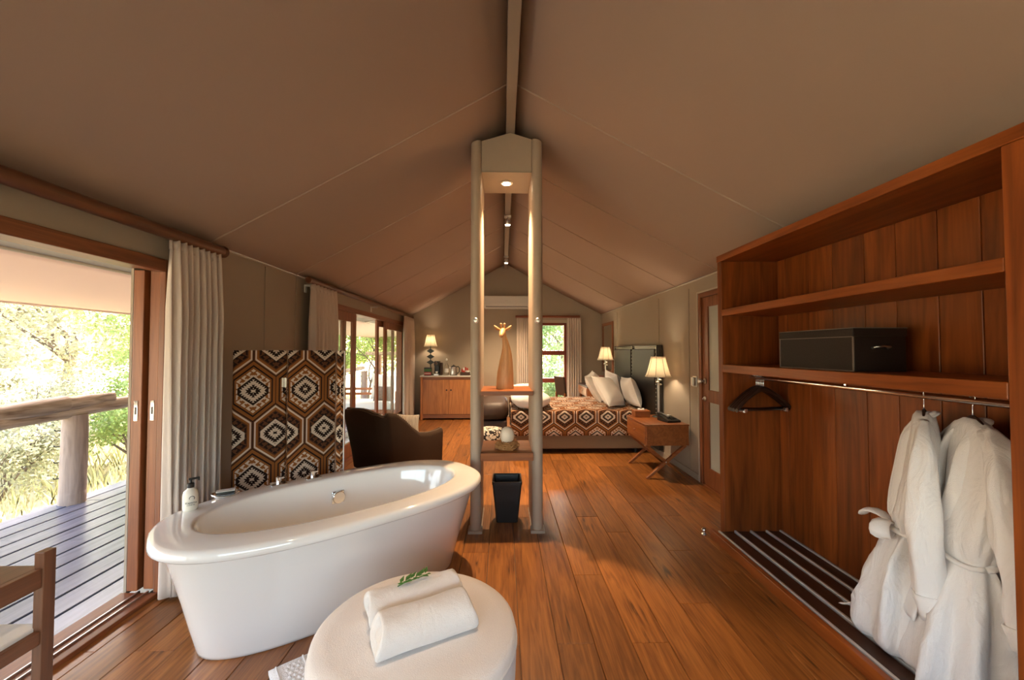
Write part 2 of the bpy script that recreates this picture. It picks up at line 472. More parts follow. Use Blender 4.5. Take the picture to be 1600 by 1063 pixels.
MAT['bulb'] = glow('warm bulb', (1.0, .74, .42), 25)
MAT['down'] = glow('downlight lens', (1.0, .80, .52), 30)
MAT['glass'] = glass('window glass')
MAT['frost'] = plain('frosted pane', (.46, .47, .42), .25, spec=.6)
MAT['mirror'] = plain('mirror glass', (.75, .75, .72), .03, 1.0)
MAT['strip'] = plain('pale aluminium strip', (.60, .56, .53), .38, .25)
MAT['slat'] = wood('dark rack slat', (.035, .013, .007), (.075, .028, .013), 'y', 1.0, 14, rough=.4, vary=.1)
MAT['egg'] = plain('ostrich egg shell', (.86, .74, .58), .35, noise=.05, nscale=90, bump=.1)
MAT['straw'] = plain('dry straw', (.50, .25, .09), .8, noise=.3, nscale=80)
MAT['bin'] = plain('waste bin leatherette', (.016, .013, .011), .5, noise=.2, nscale=60, bump=.1)
MAT['clear'] = plain('clear glass', (.95, .97, .96), .03, trans=1.0)
MAT['gel'] = plain('pearly soap', (.80, .77, .68), .25, spec=.5)
MAT['ink'] = plain('print ink', (.03, .03, .03), .6)
MAT['redmug'] = plain('red packets', (.40, .035, .02), .45)
MAT['bark'] = plain('tree bark', (.17, .13, .105), .9, noise=.3, nscale=12, bump=.5)
def leafmat(name, col, tr=.45):
    m, nt, b = newmat(name)
    oi = nd(nt, 'ShaderNodeNewGeometry')
    hs = nd(nt, 'ShaderNodeHueSaturation'); hs.inputs['Color'].default_value = (*col, 1)
    nt.links.new(mth(nt, 'ADD', mth(nt, 'MULTIPLY', oi.outputs['Random Per Island'], .7), .65), hs.inputs['Value'])
    nt.links.new(mth(nt, 'ADD', mth(nt, 'MULTIPLY', oi.outputs['Random Per Island'], .05), .475), hs.inputs['Hue'])
    nt.links.new(hs.outputs[0], b.inputs['Base Color']); b.inputs['Roughness'].default_value = .5
    t = nd(nt, 'ShaderNodeBsdfTranslucent'); nt.links.new(hs.outputs[0], t.inputs[0])
    ms = nd(nt, 'ShaderNodeMixShader'); ms.inputs[0].default_value = tr
    nt.links.new(b.outputs[0], ms.inputs[1]); nt.links.new(t.outputs[0], ms.inputs[2])
    nt.links.new(ms.outputs[0], nt.nodes['Material Output'].inputs[0])
    return m
MAT['leafA'] = leafmat('fresh leaves', (.38, .47, .16))
MAT['leafB'] = leafmat('olive leaves', (.42, .42, .27))
MAT['leafC'] = leafmat('deep green leaves', (.27, .37, .16))
MAT['grass'] = leafmat('dry grass', (.62, .58, .30), .4)
MAT['ground'] = plain('dry earth', (.50, .44, .26), .95, noise=.3, nscale=1.5, bump=.3)
MAT['outdoor_cushion'] = cloth('outdoor cushion', (.80, .77, .70), 0, nscale=200)

# ---------------------------------------------------------------- the setting: room shell
XL, XR, YF, YN = -2.05, 2.18, 8.76, -1.7
RX, RZ, EZ = 0.06, 3.38, 2.255
EZL, EZR = 2.205, 2.265          # ridge and eaves
WT = .09                                 # wall thickness
def roofz(x):
    return RZ - ((RZ - EZL) * (RX - x) / (RX - XL) if x < RX else (RZ - EZR) * (x - RX) / (XR - RX))

# floor with planks
floor = MB().box(XL - WT, XR + WT, YN - WT, YF + WT, -.14, -.0135).build('floor', MAT['bark'])
tag(floor, kind='structure')
pw = .186
plank_cache = {}
def plank(L, w):
    key = (round(L, 1), round(w, 3))
    if key not in plank_cache:
        b = .0028; h = .012; L_ = key[0]
        V = [(-w / 2, 0, 0), (w / 2, 0, 0), (w / 2, L_, 0), (-w / 2, L_, 0)]
        V += [(-w / 2, 0, h - b), (w / 2, 0, h - b), (w / 2, L_, h - b), (-w / 2, L_, h - b)]
        V += [(-w / 2 + b, b, h), (w / 2 - b, b, h), (w / 2 - b, L_ - b, h), (-w / 2 + b, L_ - b, h)]
        F = [(3, 2, 1, 0), (8, 9, 10, 11)]
        for i in range(4):
            j = (i + 1) % 4
            F += [(i, j, 4 + j, 4 + i), (4 + i, 4 + j, 8 + j, 8 + i)]
        me = bpy.data.meshes.new('plank'); me.from_pydata(V, [], F); me.materials.append(MAT['floor'])
        plank_cache[key] = me
    return plank_cache[key]
i0 = math.floor((XL - .083) / pw)
for i in range(i0, 13):
    xa = max(XL, .083 + i * pw); xb = min(XR, .083 + (i + 1) * pw)
    if xb - xa < .03: continue
    y = YN
    first = True
    while y < YF - .05:
        L = rnd.choice([.9, 1.2, 1.5, 1.8, 2.1])
        if first: L = rnd.choice([.4, .7, 1.0, 1.3, 1.6]); first = False
        if y + L > YF - .4: L = math.floor((YF - y) * 10 + .5) / 10
        o = bpy.data.objects.new('plank', plank(L, xb - xa - .0026))
        COL.objects.link(o); o.parent = floor
        o.location = ((xa + xb) / 2, y + .0008, -.0125 + rnd.uniform(-.0006, .0004))
        y += L

# walls
def struct(mb, name, mat, **k):
    return tag(mb.build(name, mat, **k), kind='structure')
# left wall pieces around the two sliding doors
D1 = (-1.0, 2.50, 2.0)      # y0, y1, head height (outer frame)
D2 = (4.30, 8.36, 2.03)
wl = MB()
for y0, y1, z0, z1, xo in ((YN, D1[0], 0, EZL, WT), (D1[0], D1[1] - .06, D1[2], EZL, WT), (D1[1] - .06, 3.6, 1.98, EZL, WT), (D1[1] - .06, 3.6, 0, 1.98, .018), (3.6, D2[0], 0, EZL, WT), (D2[0], D2[1], D2[2], EZL, WT), (D2[1], YF, 0, EZL, WT)):
    wl.box(XL - xo, XL, y0, y1, z0, z1 + .02 * (z1 > 2))
wl.box(XL - .20, XL - .185, D1[1] - .05, 3.6, 0, 2.2)       # outer skin of the door pocket
wall_left = struct(wl, 'wall_left', MAT['wall'])
# right wall with door opening
D3 = (3.34, 4.37, 2.08)
wr = MB()
for y0, y1, z0, z1 in ((YN, D3[0], 0, EZR), (D3[0], D3[1], D3[2], EZR), (D3[1], YF, 0, EZR)):
    wr.box(XR, XR + WT, y0, y1, z0, z1 + .02)
wall_right = struct(wr, 'wall_right', MAT['wall'])
# far gable wall with the window opening
W1 = (.62, 1.40, .40, 2.06)
def gable(y0, y1, win, name):
    mb = MB()
    xs = sorted({XL - WT, win[0], win[1], RX, XR + WT})
    def seg(xa, xb, zlo):
        za, zb = roofz(xa) + .02, roofz(xb) + .02
        mb.prism([(xa, zlo), (xb, zlo), (xb, zb), (xa, za)], 'y', y0, y1)
    for xa, xb in zip(xs[:-1], xs[1:]):
        if xa >= win[0] - 1e-6 and xb <= win[1] + 1e-6:
            seg(xa, xb, win[3])
            mb.box(xa, xb, y0, y1, 0, win[2])
        else:
            seg(xa, xb, 0)
    return struct(mb, name, MAT['wall'])
wall_far = gable(YF, YF + WT, W1, 'wall_far')
WN = (-1.7, 1.5, .75, 2.05)
wall_near = gable(YN - WT, YN, WN, 'wall_near')
# ceiling: two canvas slopes that sag very slightly between the seams
def slope(side):
    xa, xb = (RX, XL - WT) if side < 0 else (RX, XR + WT)
    def fn(u, v):
        x = xa + (xb - xa) * u; y = YN + (YF + WT - YN) * v
        return (x, y, roofz(x) - .012 * math.sin(math.pi * u))
    return fn
cl = MB().grid(slope(-1), 8, 20).grid(slope(1), 8, 20)
ceiling = struct(cl, 'ceiling', MAT['canvas'], solid=.02, smooth='auto', ang=20)
def seam(y, side):
    fn = slope(side)
    pts = []
    for i in range(17):
        u = .0 + i / 16 * .985
        p = fn(u, (y - YN) / (YF + WT - YN))
        pts.append((p[0], y, p[2] - .012))
    MB().tube(pts, .008, 6).build('seam', MAT['canvas'], ceiling, smooth=True)
for y in (2.79, 3.95, 4.95, 6.0, 7.05):
    seam(y, -1); seam(y, 1)
beam = struct(MB().box(RX - .036, RX + .036, YN, YF, RZ - .135, RZ - .01), 'trim_1', MAT['beam'], bev=.004)
# eave beads and vertical wall seams
struct(MB().tube([(XL + .006, YN, EZL - .012), (XL + .006, YF, EZL - .012)], .009, 8), 'trim_2', MAT['white_line'], smooth=True)
struct(MB().tube([(XR - .010, YN, EZR - .02), (XR - .010, YF, EZR - .02)], .010, 8), 'trim_3', MAT['white_line'], smooth=True)
for y in (2.62, 3.47, 3.98):
    boxpart('seam', MAT['wall'], wall_left, XL, XL + .007, y - .014, y + .014, .09, EZL - .03, bev=.003)
for y in (4.62, 5.52, 7.55):
    boxpart('seam', MAT['wall'], wall_right, XR - .007, XR, y - .014, y + .014, .09, EZL - .03, bev=.003)
for x in (.70, .76):
    boxpart('seam', MAT['wall'], wall_far, x - .006, x + .006, YF - .006, YF, 2.12, roofz(x) - .02, bev=.002)
struct(MB().box(XR - .014, XR, D3[1] + .04, YF, 0, .075), 'baseboard_right', MAT['wall'], bev=.004)
struct(MB().box(XL, XL + .014, D1[1] + .02, D2[0] - .01, 0, .075), 'baseboard_left', MAT['wall'], bev=.004)
struct(MB().box(XL + .02, W1[0] + 1.5, YF - .014, YF, 0, .075), 'baseboard_far', MAT['wall'], bev=.004)

# ---------------------------------------------------------------- doors and windows
def frame_y(name, y0, y1, z1, x0, x1, fw, matz, maty):
    d = tag(thing(name, None, None), kind='structure')
    boxpart('jamb', matz, d, x0, x1, y0, y0 + fw, 0, z1)
    boxpart('jamb', matz, d, x0, x1, y1 - fw, y1, 0, z1)
    boxpart('head', maty, d, x0, x1, y0 + fw, y1 - fw, z1 - fw, z1)
    boxpart('threshold', maty, d, x0 - .02, x1, y0 + fw, y1 - fw, -.01, .022)
    return d
def leaf_y(d, y0, y1, z0, z1, x, sw, t=.036, handle=None):
    lf = MB().box(x - t / 2, x + t / 2, y0, y0 + sw, z0, z1).box(x - t / 2, x + t / 2, y1 - sw, y1, z0, z1) \
        .box(x - t / 2, x + t / 2, y0 + sw, y1 - sw, z1 - sw, z1).box(x - t / 2, x + t / 2, y0 + sw, y1 - sw, z0, z0 + sw * 1.5) \
        .build('leaf', MAT['door_z'], d, bev=.003)
    MB().box(x - .004, x + .004, y0 + sw - .005, y1 - sw + .005, z0 + sw, z1 - sw + .005).build('pane', MAT['glass'], lf)
    if handle is not None:
        MB().box(x + t / 2, x + t / 2 + .003, handle - .012, handle + .012, 1.04, 1.16).build('flush_handle', MAT['chrome'], lf, bev=.001)
        MB().box(x + t / 2 + .001, x + t / 2 + .0045, handle - .005, handle + .005, 1.075, 1.125).build('keyhole', MAT['dark'], lf)
    return lf
door1 = tag(thing('door_1', None, None), kind='structure')
boxpart('jamb', MAT['door_z'], door1, XL - .17, XL + .012, D1[0], D1[0] + .06, 0, D1[2])
boxpart('jamb', MAT['door_z'], door1, XL - .018, XL + .014, D1[1] - .062, D1[1], 0, D1[2])
boxpart('head', MAT['door_y'], door1, XL - .05, XL + .014, D1[0] + .06, D1[1] - .062, D1[2] - .075, D1[2])
boxpart('head', MAT['door_y'], door1, XL - .20, XL - .055, D1[0] + .06, D1[1] - .062, D1[2] - .055, D1[2])
boxpart('threshold', MAT['door_y'], door1, XL - .20, XL + .014, D1[0] + .06, D1[1] - .062, -.01, .022)
def pocket_leaf(x0, x1, y0, y1):
    lf = MB().box(x0, x1, y0, y0 + .10, .03, 1.935).box(x0, x1, y1 - .1, y1, .03, 1.935).box(x0, x1, y0 + .1, y1 - .1, 1.835, 1.935).box(x0, x1, y0 + .1, y1 - .1, .03, .18).build('leaf', MAT['door_z'], door1, bev=.004)
    xm = (x0 + x1) / 2
    MB().box(xm - .004, xm + .004, y0 + .095, y1 - .095, .175, 1.84).build('pane', MAT['glass'], lf)
    MB().box(xm - .011, xm + .011, y0 - .003, y0 + .002, 1.03, 1.15).build('flush_handle', MAT['chrome'], lf, bev=.001)
    MB().box(xm - .005, xm + .005, y0 - .0045, y0, 1.068, 1.112).build('keyhole', MAT['dark'], lf)
pocket_leaf(XL - .090, XL - .030, 2.455, 3.42)
pocket_leaf(XL - .170, XL - .108, 2.435, 3.40)
boxpart('track', MAT['steel'], door1, XL - .10, XL - .092, D1[0] + .06, D1[1] - .06, .02, .032, bev=.001)
boxpart('track', MAT['steel'], door1, XL - .05, XL - .042, D1[0] + .06, D1[1] - .06, .02, .032, bev=.001)
door2 = frame_y('door_2', D2[0], D2[1], D2[2], XL - WT - .07, XL + .012, .07, MAT['door_z'], MAT['door_y'])
leaf_y(door2, 4.37, 5.64, .03, 1.96, XL - .03, .12, handle=5.56)
leaf_y(door2, 4.42, 5.42, .03, 1.96, XL - .085, .12)
leaf_y(door2, 6.74, 7.80, .03, 1.96, XL - .085, .10, handle=6.8)
leaf_y(door2, 7.0, 8.28, .03, 1.96, XL - .03, .13, handle=7.06)
# right door with frosted panes
door3 = tag(thing('door_3', None, None), kind='structure')
boxpart('jamb', MAT['door_z'], door3, XR - .012, XR + WT, D3[1] - .05, D3[1], 0, D3[2])
boxpart('jamb', MAT['door_z'], door3, XR - .012, XR + WT, D3[0], D3[0] + .05, 0, D3[2])
boxpart('head', MAT['door_y'], door3, XR - .012, XR + WT, D3[0] + .05, D3[1] - .05, D3[2] - .05, D3[2])
lf = MB().box(XR + .006, XR + .046, D3[1] - .17, D3[1] - .052, .012, D3[2] - .052).box(XR + .006, XR + .046, D3[0] + .052, D3[0] + .17, .012, D3[2] - .052)
for z0, z1 in ((.012, .20), (.90, 1.03), (1.92, D3[2] - .052)):
    lf.box(XR + .006, XR + .046, D3[0] + .17, D3[1] - .17, z0, z1)
lf = lf.build('leaf', MAT['door_z'], door3, bev=.003)
boxpart('pane', MAT['frost'], lf, XR + .02, XR + .03, D3[0] + .165, D3[1] - .165, .195, .905, bev=0)
boxpart('pane', MAT['frost'], lf, XR + .02, XR + .03, D3[0] + .165, D3[1] - .165, 1.025, 1.925, bev=0)
for z, nm in ((1.12, 'door_knob'), (.93, 'lock')):
    k = MB().lathe([(.03, 0), (.03, .008), (.012, .012), (.011, .04), (.026, .048), (.030, .062), (.022, .075), (.002, .078)] if z > 1 else [(.026, 0), (.026, .012), (.012, .018), (.010, .03), (.001, .031)], 18)
    k.v = [(XR + .006 - p[2], D3[1] - .105 + p[0], z + p[1]) for p in k.v]
    k.build(nm, MAT['steel'], lf, smooth='auto')
boxpart('threshold', MAT['door_y'], door3, XR - .012, XR + WT, D3[0] + .05, D3[1] - .05, -.01, .011)
boxpart('door_trim', MAT['white_line'], door3, XR - .02, XR, D3[1], D3[1] + .022, 0, D3[2] + .02)
boxpart('door_trim', MAT['white_line'], door3, XR - .02, XR, D3[0], D3[1], D3[2], D3[2] + .02)
wall_switch = thing('key_card_switch', 'chrome key card holder on wall beside the frosted glass door', 'switch', (XR - .002, 4.47, 1.04))
MB().box(-.012, 0, -.045, .045, 0, .12).build('plate', MAT['steel'], wall_switch, bev=.004)
MB().box(-.045, -.012, -.036, .02, .012, .108).build('slot', MAT['steel'], wall_switch, bev=.005)
MB().box(-.0455, -.043, -.028, -.02, .02, .10).build('gap', MAT['dark'], wall_switch)
# far window, red hardwood with three lights
win = tag(thing('window_1', None, None), kind='structure')
x0, x1, z0, z1 = W1
yw0, yw1 = YF - .012, YF + WT
boxpart('window_frame', MAT['red_z'], win, x0, x0 + .055, yw0, yw1, z0, z1)
boxpart('window_frame', MAT['red_z'], win, x1 - .055, x1, yw0, yw1, z0, z1)
boxpart('window_frame', MAT['red_x'], win, x0 + .055, x1 - .055, yw0, yw1, z1 - .055, z1)
boxpart('window_sill', MAT['red_x'], win, x0 - .03, x1 + .03, yw0 - .03, yw1, z0 - .045, z0)
for z in (1.40, .795):
    boxpart('rail', MAT['red_x'], win, x0 + .055, x1 - .055, yw0 + .004, yw1, z - .05, z + .05)
for za, zb in ((z0, .745), (.845, 1.35), (1.45, z1 - .055)):
    f_ = MB().box(x0 + .055, x1 - .055, YF + .03, YF + .036, za, zb).build('pane', MAT['glass'], win)
struct(MB().box(x0 - .05, x1 + .07, YF - .008, YF, z1, z1 + .07).box(x1, x1 + .07, YF - .008, YF, .4, z1), 'trim_4', MAT['white_line'], bev=.003)
# added window behind the camera, out of view, to let in fill daylight
fill_win = tag(thing('fill_window', None, None), kind='structure')
x0, x1, z0, z1 = WN
for xa in (x0, (x0 + x1) / 2 - .03, x1 - .06):
    boxpart('window_frame', MAT['door_z'], fill_win, xa, xa + .06, YN - WT, YN + .012, z0, z1)
boxpart('window_frame', MAT['rod_x'], fill_win, x0, x1, YN - WT, YN + .012, z1 - .06, z1)
boxpart('window_sill', MAT['rod_x'], fill_win, x0, x1, YN - WT, YN + .03, z0 - .04, z0 + .03)
MB().box(x0 + .06, (x0 + x1) / 2 - .03, YN - .05, YN - .044, z0 + .03, z1 - .06).build('pane', MAT['glass'], fill_win)
MB().box((x0 + x1) / 2 + .03, x1 - .06, YN - .05, YN - .044, z0 + .03, z1 - .06).build('pane', MAT['glass'], fill_win)

# ---------------------------------------------------------------- curtains and poles
def pole_y(name, label, x, y0, y1, z, r, brackets):
    t = thing(name, label, 'curtain pole', (x, y0, z))
    MB().tube([(x, y0, z), (x, y1, z)], r, 16).build('pole', MAT['rod'], t, world=True, smooth='auto')
    for y, s in ((y0, -1), (y1, 1)):
        MB().tube([(x, y - s * .02, z), (x, y - s * .012, z), (x, y + s * .008, z), (x, y + s * .02, z)], [r, r * 1.13, r * 1.1, r * .7], 16).build('end_cap', MAT['rod'], t, world=True, smooth='auto')
    for y in brackets:
        MB().box(XL, XL + .012, y - .02, y + .02, z - .11, z - .03).box(XL, x, y - .015, y + .015, z - r - .018, z - r).build('bracket', MAT['white'], t, world=True, bev=.002)
    return t
pole_y('curtain_pole', 'thick wooden curtain pole above the open sliding door beside the bathtub', -1.95, -1.1, 2.80, 2.135, .036, (1.52, 0, 2.66))
pole_y('curtain_pole', 'wooden curtain pole above the sliding door behind the brown armchair', -1.95, 4.02, 8.55, 2.16, .030, (6.2, 8.4, 4.15))
t = thing('curtain_pole', 'red wooden curtain pole above the small window in the far wall', 'curtain pole', (.28, YF - .1, 2.2))
MB().box(.27, 1.68, YF - .13, YF - .075, 2.165, 2.215).build('pole', MAT['rod_x'], t, world=True, bev=.012)
for x in (.35, 1.6):
    MB().box(x - .02, x + .02, YF - .075, YF, 2.17, 2.21).build('bracket', MAT['white'], t, world=True)

def curtain(name, label, a, b, depth, zt, zb, n, seed, spread=1.0):
    """pinch-pleated curtain hanging between two points of its pole"""
    A = Vector((a[0], a[1], 0)); B = Vector((b[0], b[1], 0)); d = (B - A); L = d.length; d.normalize(); nrm = Vector((-d.y, d.x, 0))
    r = random.Random(seed)
    ph = [r.uniform(-.5, .5) for _ in range(n + 2)]; am = [r.uniform(.65, 1.1) for _ in range(n + 2)]
    def fn(u, v):
        v_ = v ** 1.3
        k = u * n; i = min(int(k), n - 1); fr = k - i
        a_ = am[i] * (1 - fr) + am[i + 1] * fr
        p_ = (ph[i] * (1 - fr) + ph[i + 1] * fr) * v_
        w = math.sin(2 * math.pi * (k + p_ * .5)) + .35 * math.sin(4.3 * math.pi * k + 1.7 + p_) * v_
        amp = depth * (.45 + .55 * min(1, v * 5)) * a_ * .72
        s = L * (.5 + (u - .5) * (spread + (1 - spread) * abs(1 - 2 * v) ** 1.5))
        q = A + d * (s + .018 * math.sin(4 * math.pi * k + seed) * v_) + nrm * (amp * w)
        z = zt + (zb - zt) * v + (.012 * math.sin(2 * math.pi * k) if v < .02 else 0)
        return (q.x, q.y, z)
    t = thing(name, label, 'curtain', (A.x, A.y, zb))
    MB().grid(fn, n * 14, 26).build('drape', MAT['curtain'], t, world=True, smooth=True, solid=.004)
    def tape(u, v):
        p = fn(u, .0); q = nrm * .004
        return (p[0] + q.x, p[1] + q.y, zt - .06 * v + .004)
    MB().grid(tape, n * 14, 1).build('header_tape', MAT['curtain'], t, world=True, smooth=True, solid=.009)
    return t
curtain('curtain', 'beige linen curtain gathered beside the open sliding door behind the bathtub', (-1.945, 2.37), (-1.945, 2.76), .058, 2.105, .02, 8, 1)
curtain('curtain', 'beige linen curtain gathered behind the patterned folding screen', (-1.94, 4.06), (-1.94, 4.66), .05, 2.13, .02, 7, 2)
curtain('curtain', 'narrow beige curtain between the sliding door and the lamp on the wooden cabinet', (-1.93, 7.85), (-1.93, 8.62), .055, 2.13, .02, 8, 3)
curtain('curtain', 'pale curtain seen behind the carved giraffe on the shelf', (.30, YF - .10), (.66, YF - .10), .035, 2.165, .05, 8, 4)
curtain('curtain', 'pale curtain right of the small red window in the far wall', (1.40, YF - .10), (1.71, YF - .10), .035, 2.165, .05, 6, 5)

# ---------------------------------------------------------------- display partition with shelves
PX0, PX1, PY0, PY1 = -.264, .322, 3.20, 3.66
pt = thing('shelf_partition', 'tall taupe partition with two wooden shelves and a downlight in its head', 'partition', (.03, 3.2, 0))
def stadium(x0, x1, y0, y1, zs, r=.043):
    """side wall of the partition: rounded front nose"""
    cx = (x0 + x1) / 2; pts = []
    for i in range(11):
        a = math.pi + math.pi * i / 10
        pts.append((cx + (x1 - x0) / 2 * math.cos(a), y0 + r + r * math.sin(a)))
    pts += [(x1, y1), (x0, y1)]
    return pts
for xa, xb in ((PX0, PX0 + .088), (PX1 - .088, PX1)):
    pl = stadium(xa, xb, PY0, PY1, 0)
    mb = MB()
    za, zb = roofz(xa) - .03, roofz(xb) - .03
    n = len(pl)
    V = [(x, y, .02) for x, y in pl] + [(x, y, 3.243 - .30 * abs(x - RX)) for x, y in pl]
    F = [tuple(range(n - 1, -1, -1)), tuple(range(n, 2 * n))] + [(i, (i + 1) % n, n + (i + 1) % n, n + i) for i in range(n)]
    mb.add(V, F)
    sp_ = mb.build('side_panel', MAT['column'], pt, world=True, smooth='auto', ang=35)
    MB().box(xa - .012, xb + .012, PY0 - .014, PY0 + .10, 0, .022).box(xa - .006, xb + .006, PY0 + .10, PY1 + .006, 0, .022).build('base_plate', MAT['column'], sp_, world=False).location = (-.03, -3.2, 0)
    cx = (xa + xb) / 2
    k = MB().lathe([(.022, 0), (.022, .006), (.009, .010), (.009, .026), (.019, .030), (.021, .040), (.015, .048), (.001, .05)], 18)
    k.v = [(cx + p[0], PY0 - p[2], 1.69 + p[1]) for p in k.v]
    k.build('robe_knob', MAT['steel'], pt, world=True, smooth='auto')
xi0, xi1 = PX0 + .088, PX1 - .088
zt = 3.24
hd = MB().prism([(xi0, 2.92), (xi1, 2.92), (xi1, 3.243 - .30 * (xi1 - RX)), (RX, RZ - .136), (xi0, 3.243 - .30 * (RX - xi0))], 'y', PY0 + .03, PY1 - .03)
hd = hd.build('header', MAT['column'], pt, world=True, bev=.003)
MB().box(xi0, xi1, PY0 + .02, PY1 - .005, 2.908, 2.919).build('soffit_board', MAT['beam'], hd, world=True)
cxm = (xi0 + xi1) / 2
d_ = MB().lathe([(.052, 0), (.055, .004), (.05, .008), (.04, .010)], 24, (cxm, 3.42, 2.897)).build('downlight_ring', MAT['white'], pt, world=True, smooth='auto')
MB().lathe([(.001, 0), (.034, 0), (.034, .006), (.001, .006)], 20, (cxm, 3.42, 2.8955)).build('lens', MAT['down'], d_, world=True)
for z1, th in ((1.127, .036), (.634, .062)):
    boxpart('shelf', MAT['ns_x'], pt, xi0 - .002, xi1 + .008, PY0 - .012, PY1 - .02, z1 - th, z1, bev=.003)
def lamp(kind, name, loc, energy, col, size=.05, **k):
    d = bpy.data.lights.new(name, kind); d.energy = energy; d.color = col; d.shadow_soft_size = size
    for a, v in k.items(): setattr(d, a, v)
    o = bpy.data.objects.new(name, d); o.location = loc; COL.objects.link(o); return o
WARM = (1.0, .71, .43)
s_ = lamp('SPOT', 'partition_downlight', (cxm, 3.42, 2.885), 230, (1.0, .68, .39), .028, spot_size=R(88), spot_blend=1.0)
s_.parent = pt; s_.location = (cxm - .03, .22, 2.885)

# carved giraffe, egg in nest, waste bin
g = thing('giraffe_carving', 'carved blond wood giraffe standing on the upper partition shelf', 'carving', (.016, 3.40, 1.127))
rings = []
for z, cx, w, d in ((0, 0, .072, .05), (.004, 0, .075, .052), (.06, .001, .074, .05), (.14, .004, .068, .045), (.22, .010, .058, .038), (.29, .014, .046, .031), (.35, .012, .034, .025), (.40, .004, .026, .021), (.44, -.006, .021, .019), (.475, -.012, .021, .02)):
    rings.append([(cx + w * math.cos(a) * (1 if abs(math.cos(a)) < .98 else .99), d * math.sin(a), z) for a in np.linspace(0, 2 * math.pi, 20, endpoint=False)])
MB().loft(rings).build('body', MAT['carving'], g, smooth='auto', ang=60)
hdm = MB().tube([(-.016, .012, .50), (-.018, -.012, .492), (-.026, -.045, .468), (-.032, -.072, .446), (-.034, -.085, .438)], [.022, .030, .023, .019, .012], 14)
hg = hdm.build('head', MAT['carving'], g, smooth=True, sub=1)
for s in (-1, 1):
    e = MB().tube([(-.018 + s * .018, 0, .498), (-.018 + s * .040, -.004, .505), (-.018 + s * .060, -.006, .520), (-.018 + s * .074, -.004, .537)], [.013, .025, .025, .008], 12, flat=.5)
    e.build('ear', MAT['carving'], hg, smooth=True)
    MB().tube([(-.018 + s * .012, 0, .505), (-.018 + s * .014, 0, .535), (-.018 + s * .015, 0, .549), (-.018 + s * .015, 0, .558)], [.008, .0075, .011, .006], 10).build('horn', MAT['carving'], hg, smooth=True)
    MB().sphere((-.021 + s * .021, -.028, .492), .005, 8, 6).build('eye', MAT['dark'], hg, smooth=True)
egg = tag(MB().lathe([(.001, -.075), (.022, -.071), (.042, -.055), (.056, -.025), (.061, 0), (.058, .028), (.045, .055), (.026, .071), (.001, .078)], 28).build('ostrich_egg', MAT['egg'], smooth=True), 'cream ostrich egg sitting in the nest on the lower shelf', 'egg')
egg.location = (.035, 3.34, .634 + .105)
nest = thing('straw_nest', 'round dry straw nest under the ostrich egg', 'nest', (.035, 3.34, .634))
mb = MB(); rr = random.Random(5)
for i in range(260):
    a = rr.uniform(0, 6.283); r0 = rr.uniform(.055, .095); da = rr.uniform(.5, 1.3) * rr.choice((-1, 1)); z = rr.uniform(.008, .058)
    pts = [((r0 + rr.uniform(-.012, .016)) * math.cos(a + da * t), (r0 + rr.uniform(-.012, .016)) * math.sin(a + da * t), max(.004, z + rr.uniform(-.012, .014))) for t in (0, .33, .66, 1)]
    mb.tube(pts, rr.uniform(.002, .004), 4)
nr = mb.build('straw', MAT['straw'], nest); nr['kind'] = 'stuff'
MB().lathe([(.02, .004), (.05, .002), (.075, .006), (.082, .020), (.072, .038), (.062, .034), (.05, .022), (.02, .016)], 24).build('nest_bowl', MAT['straw'], nest, smooth=True)
bn = thing('waste_bin', 'black tapered square waste bin standing under the partition shelves', 'bin', (.035, 3.48, 0))
def sq(h, z, r=.012): 
    return [(h - r, -h, z), (h, -h + r, z), (h, h - r, z), (h - r, h, z), (-h + r, h, z), (-h, h - r, z), (-h, -h + r, z), (-h + r, -h, z)]
MB().loft([sq(.088, 0), sq(.09, .004), sq(.124, .34), sq(.124, .345), sq(.115, .345), sq(.112, .33), sq(.082, .012)]).build('body', MAT['bin'], bn)
MB().loft([sq(.1255, .325), sq(.1265, .345), sq(.1265, .349), sq(.114, .349), sq(.1135, .325)], False, False).build('rim', MAT['blackleather'], bn)

# ---------------------------------------------------------------- wardrobe
WX0, WX1, WY0, WY1 = 1.70, 2.172, 1.242, 3.11
wd = thing('open_wardrobe', 'large open hardwood wardrobe with two shelves, hanging rail and slatted base', 'wardrobe', (1.95, 2.17, 0))
boxpart('side_panel', MAT['teak_z'], wd, WX0, WX1, WY0, WY0 + .064, 0, 2.147)
boxpart('side_panel', MAT['teak_z'], wd, WX0, WX1, WY1 - .058, WY1, 0, 2.147)
boxpart('top_board', MAT['teak_y'], wd, WX0 - .004, WX1, WY0 - .004, WY1 + .004, 2.147, 2.197)
boxpart('shelf', MAT['teak_y'], wd, WX0, WX1 - .03, WY0 + .064, WY1 - .058, 1.718, 1.768)
boxpart('shelf', MAT['teak_y'], wd, WX0, WX1 - .03, WY0 + .064, WY1 - .058, 1.283, 1.343)
yy = WY0 + .064; bw = [.20, .22, .18, .21, .19, .23, .2, .22, .2]
i = 0
while yy < WY1 - .06:
    ye = min(yy + bw[i], WY1 - .058)
    if WY1 - .058 - ye < .08: ye = WY1 - .058
    boxpart('back_board', MAT['teak_z'], wd, WX1 - .028, WX1 - .010, yy + .0015, ye - .0015, .02, 2.147, bev=.004)
    yy = ye; i += 1
boxpart('dark_backing', MAT['slat'], wd, WX1 - .0095, WX1 - .001, WY0 + .064, WY1 - .058, .02, 2.147, bev=0)  # dark sheet added behind the boards to darken the gaps between them
boxpart('plinth', MAT['teak_y'], wd, 1.605, 1.640, WY0, WY1 - .02, 0, .070)
rk = boxpart('rack_board', MAT['leather'], wd, 1.640, WX1 - .028, WY0 + .064, WY1 - .058, .030, .052, bev=.002)
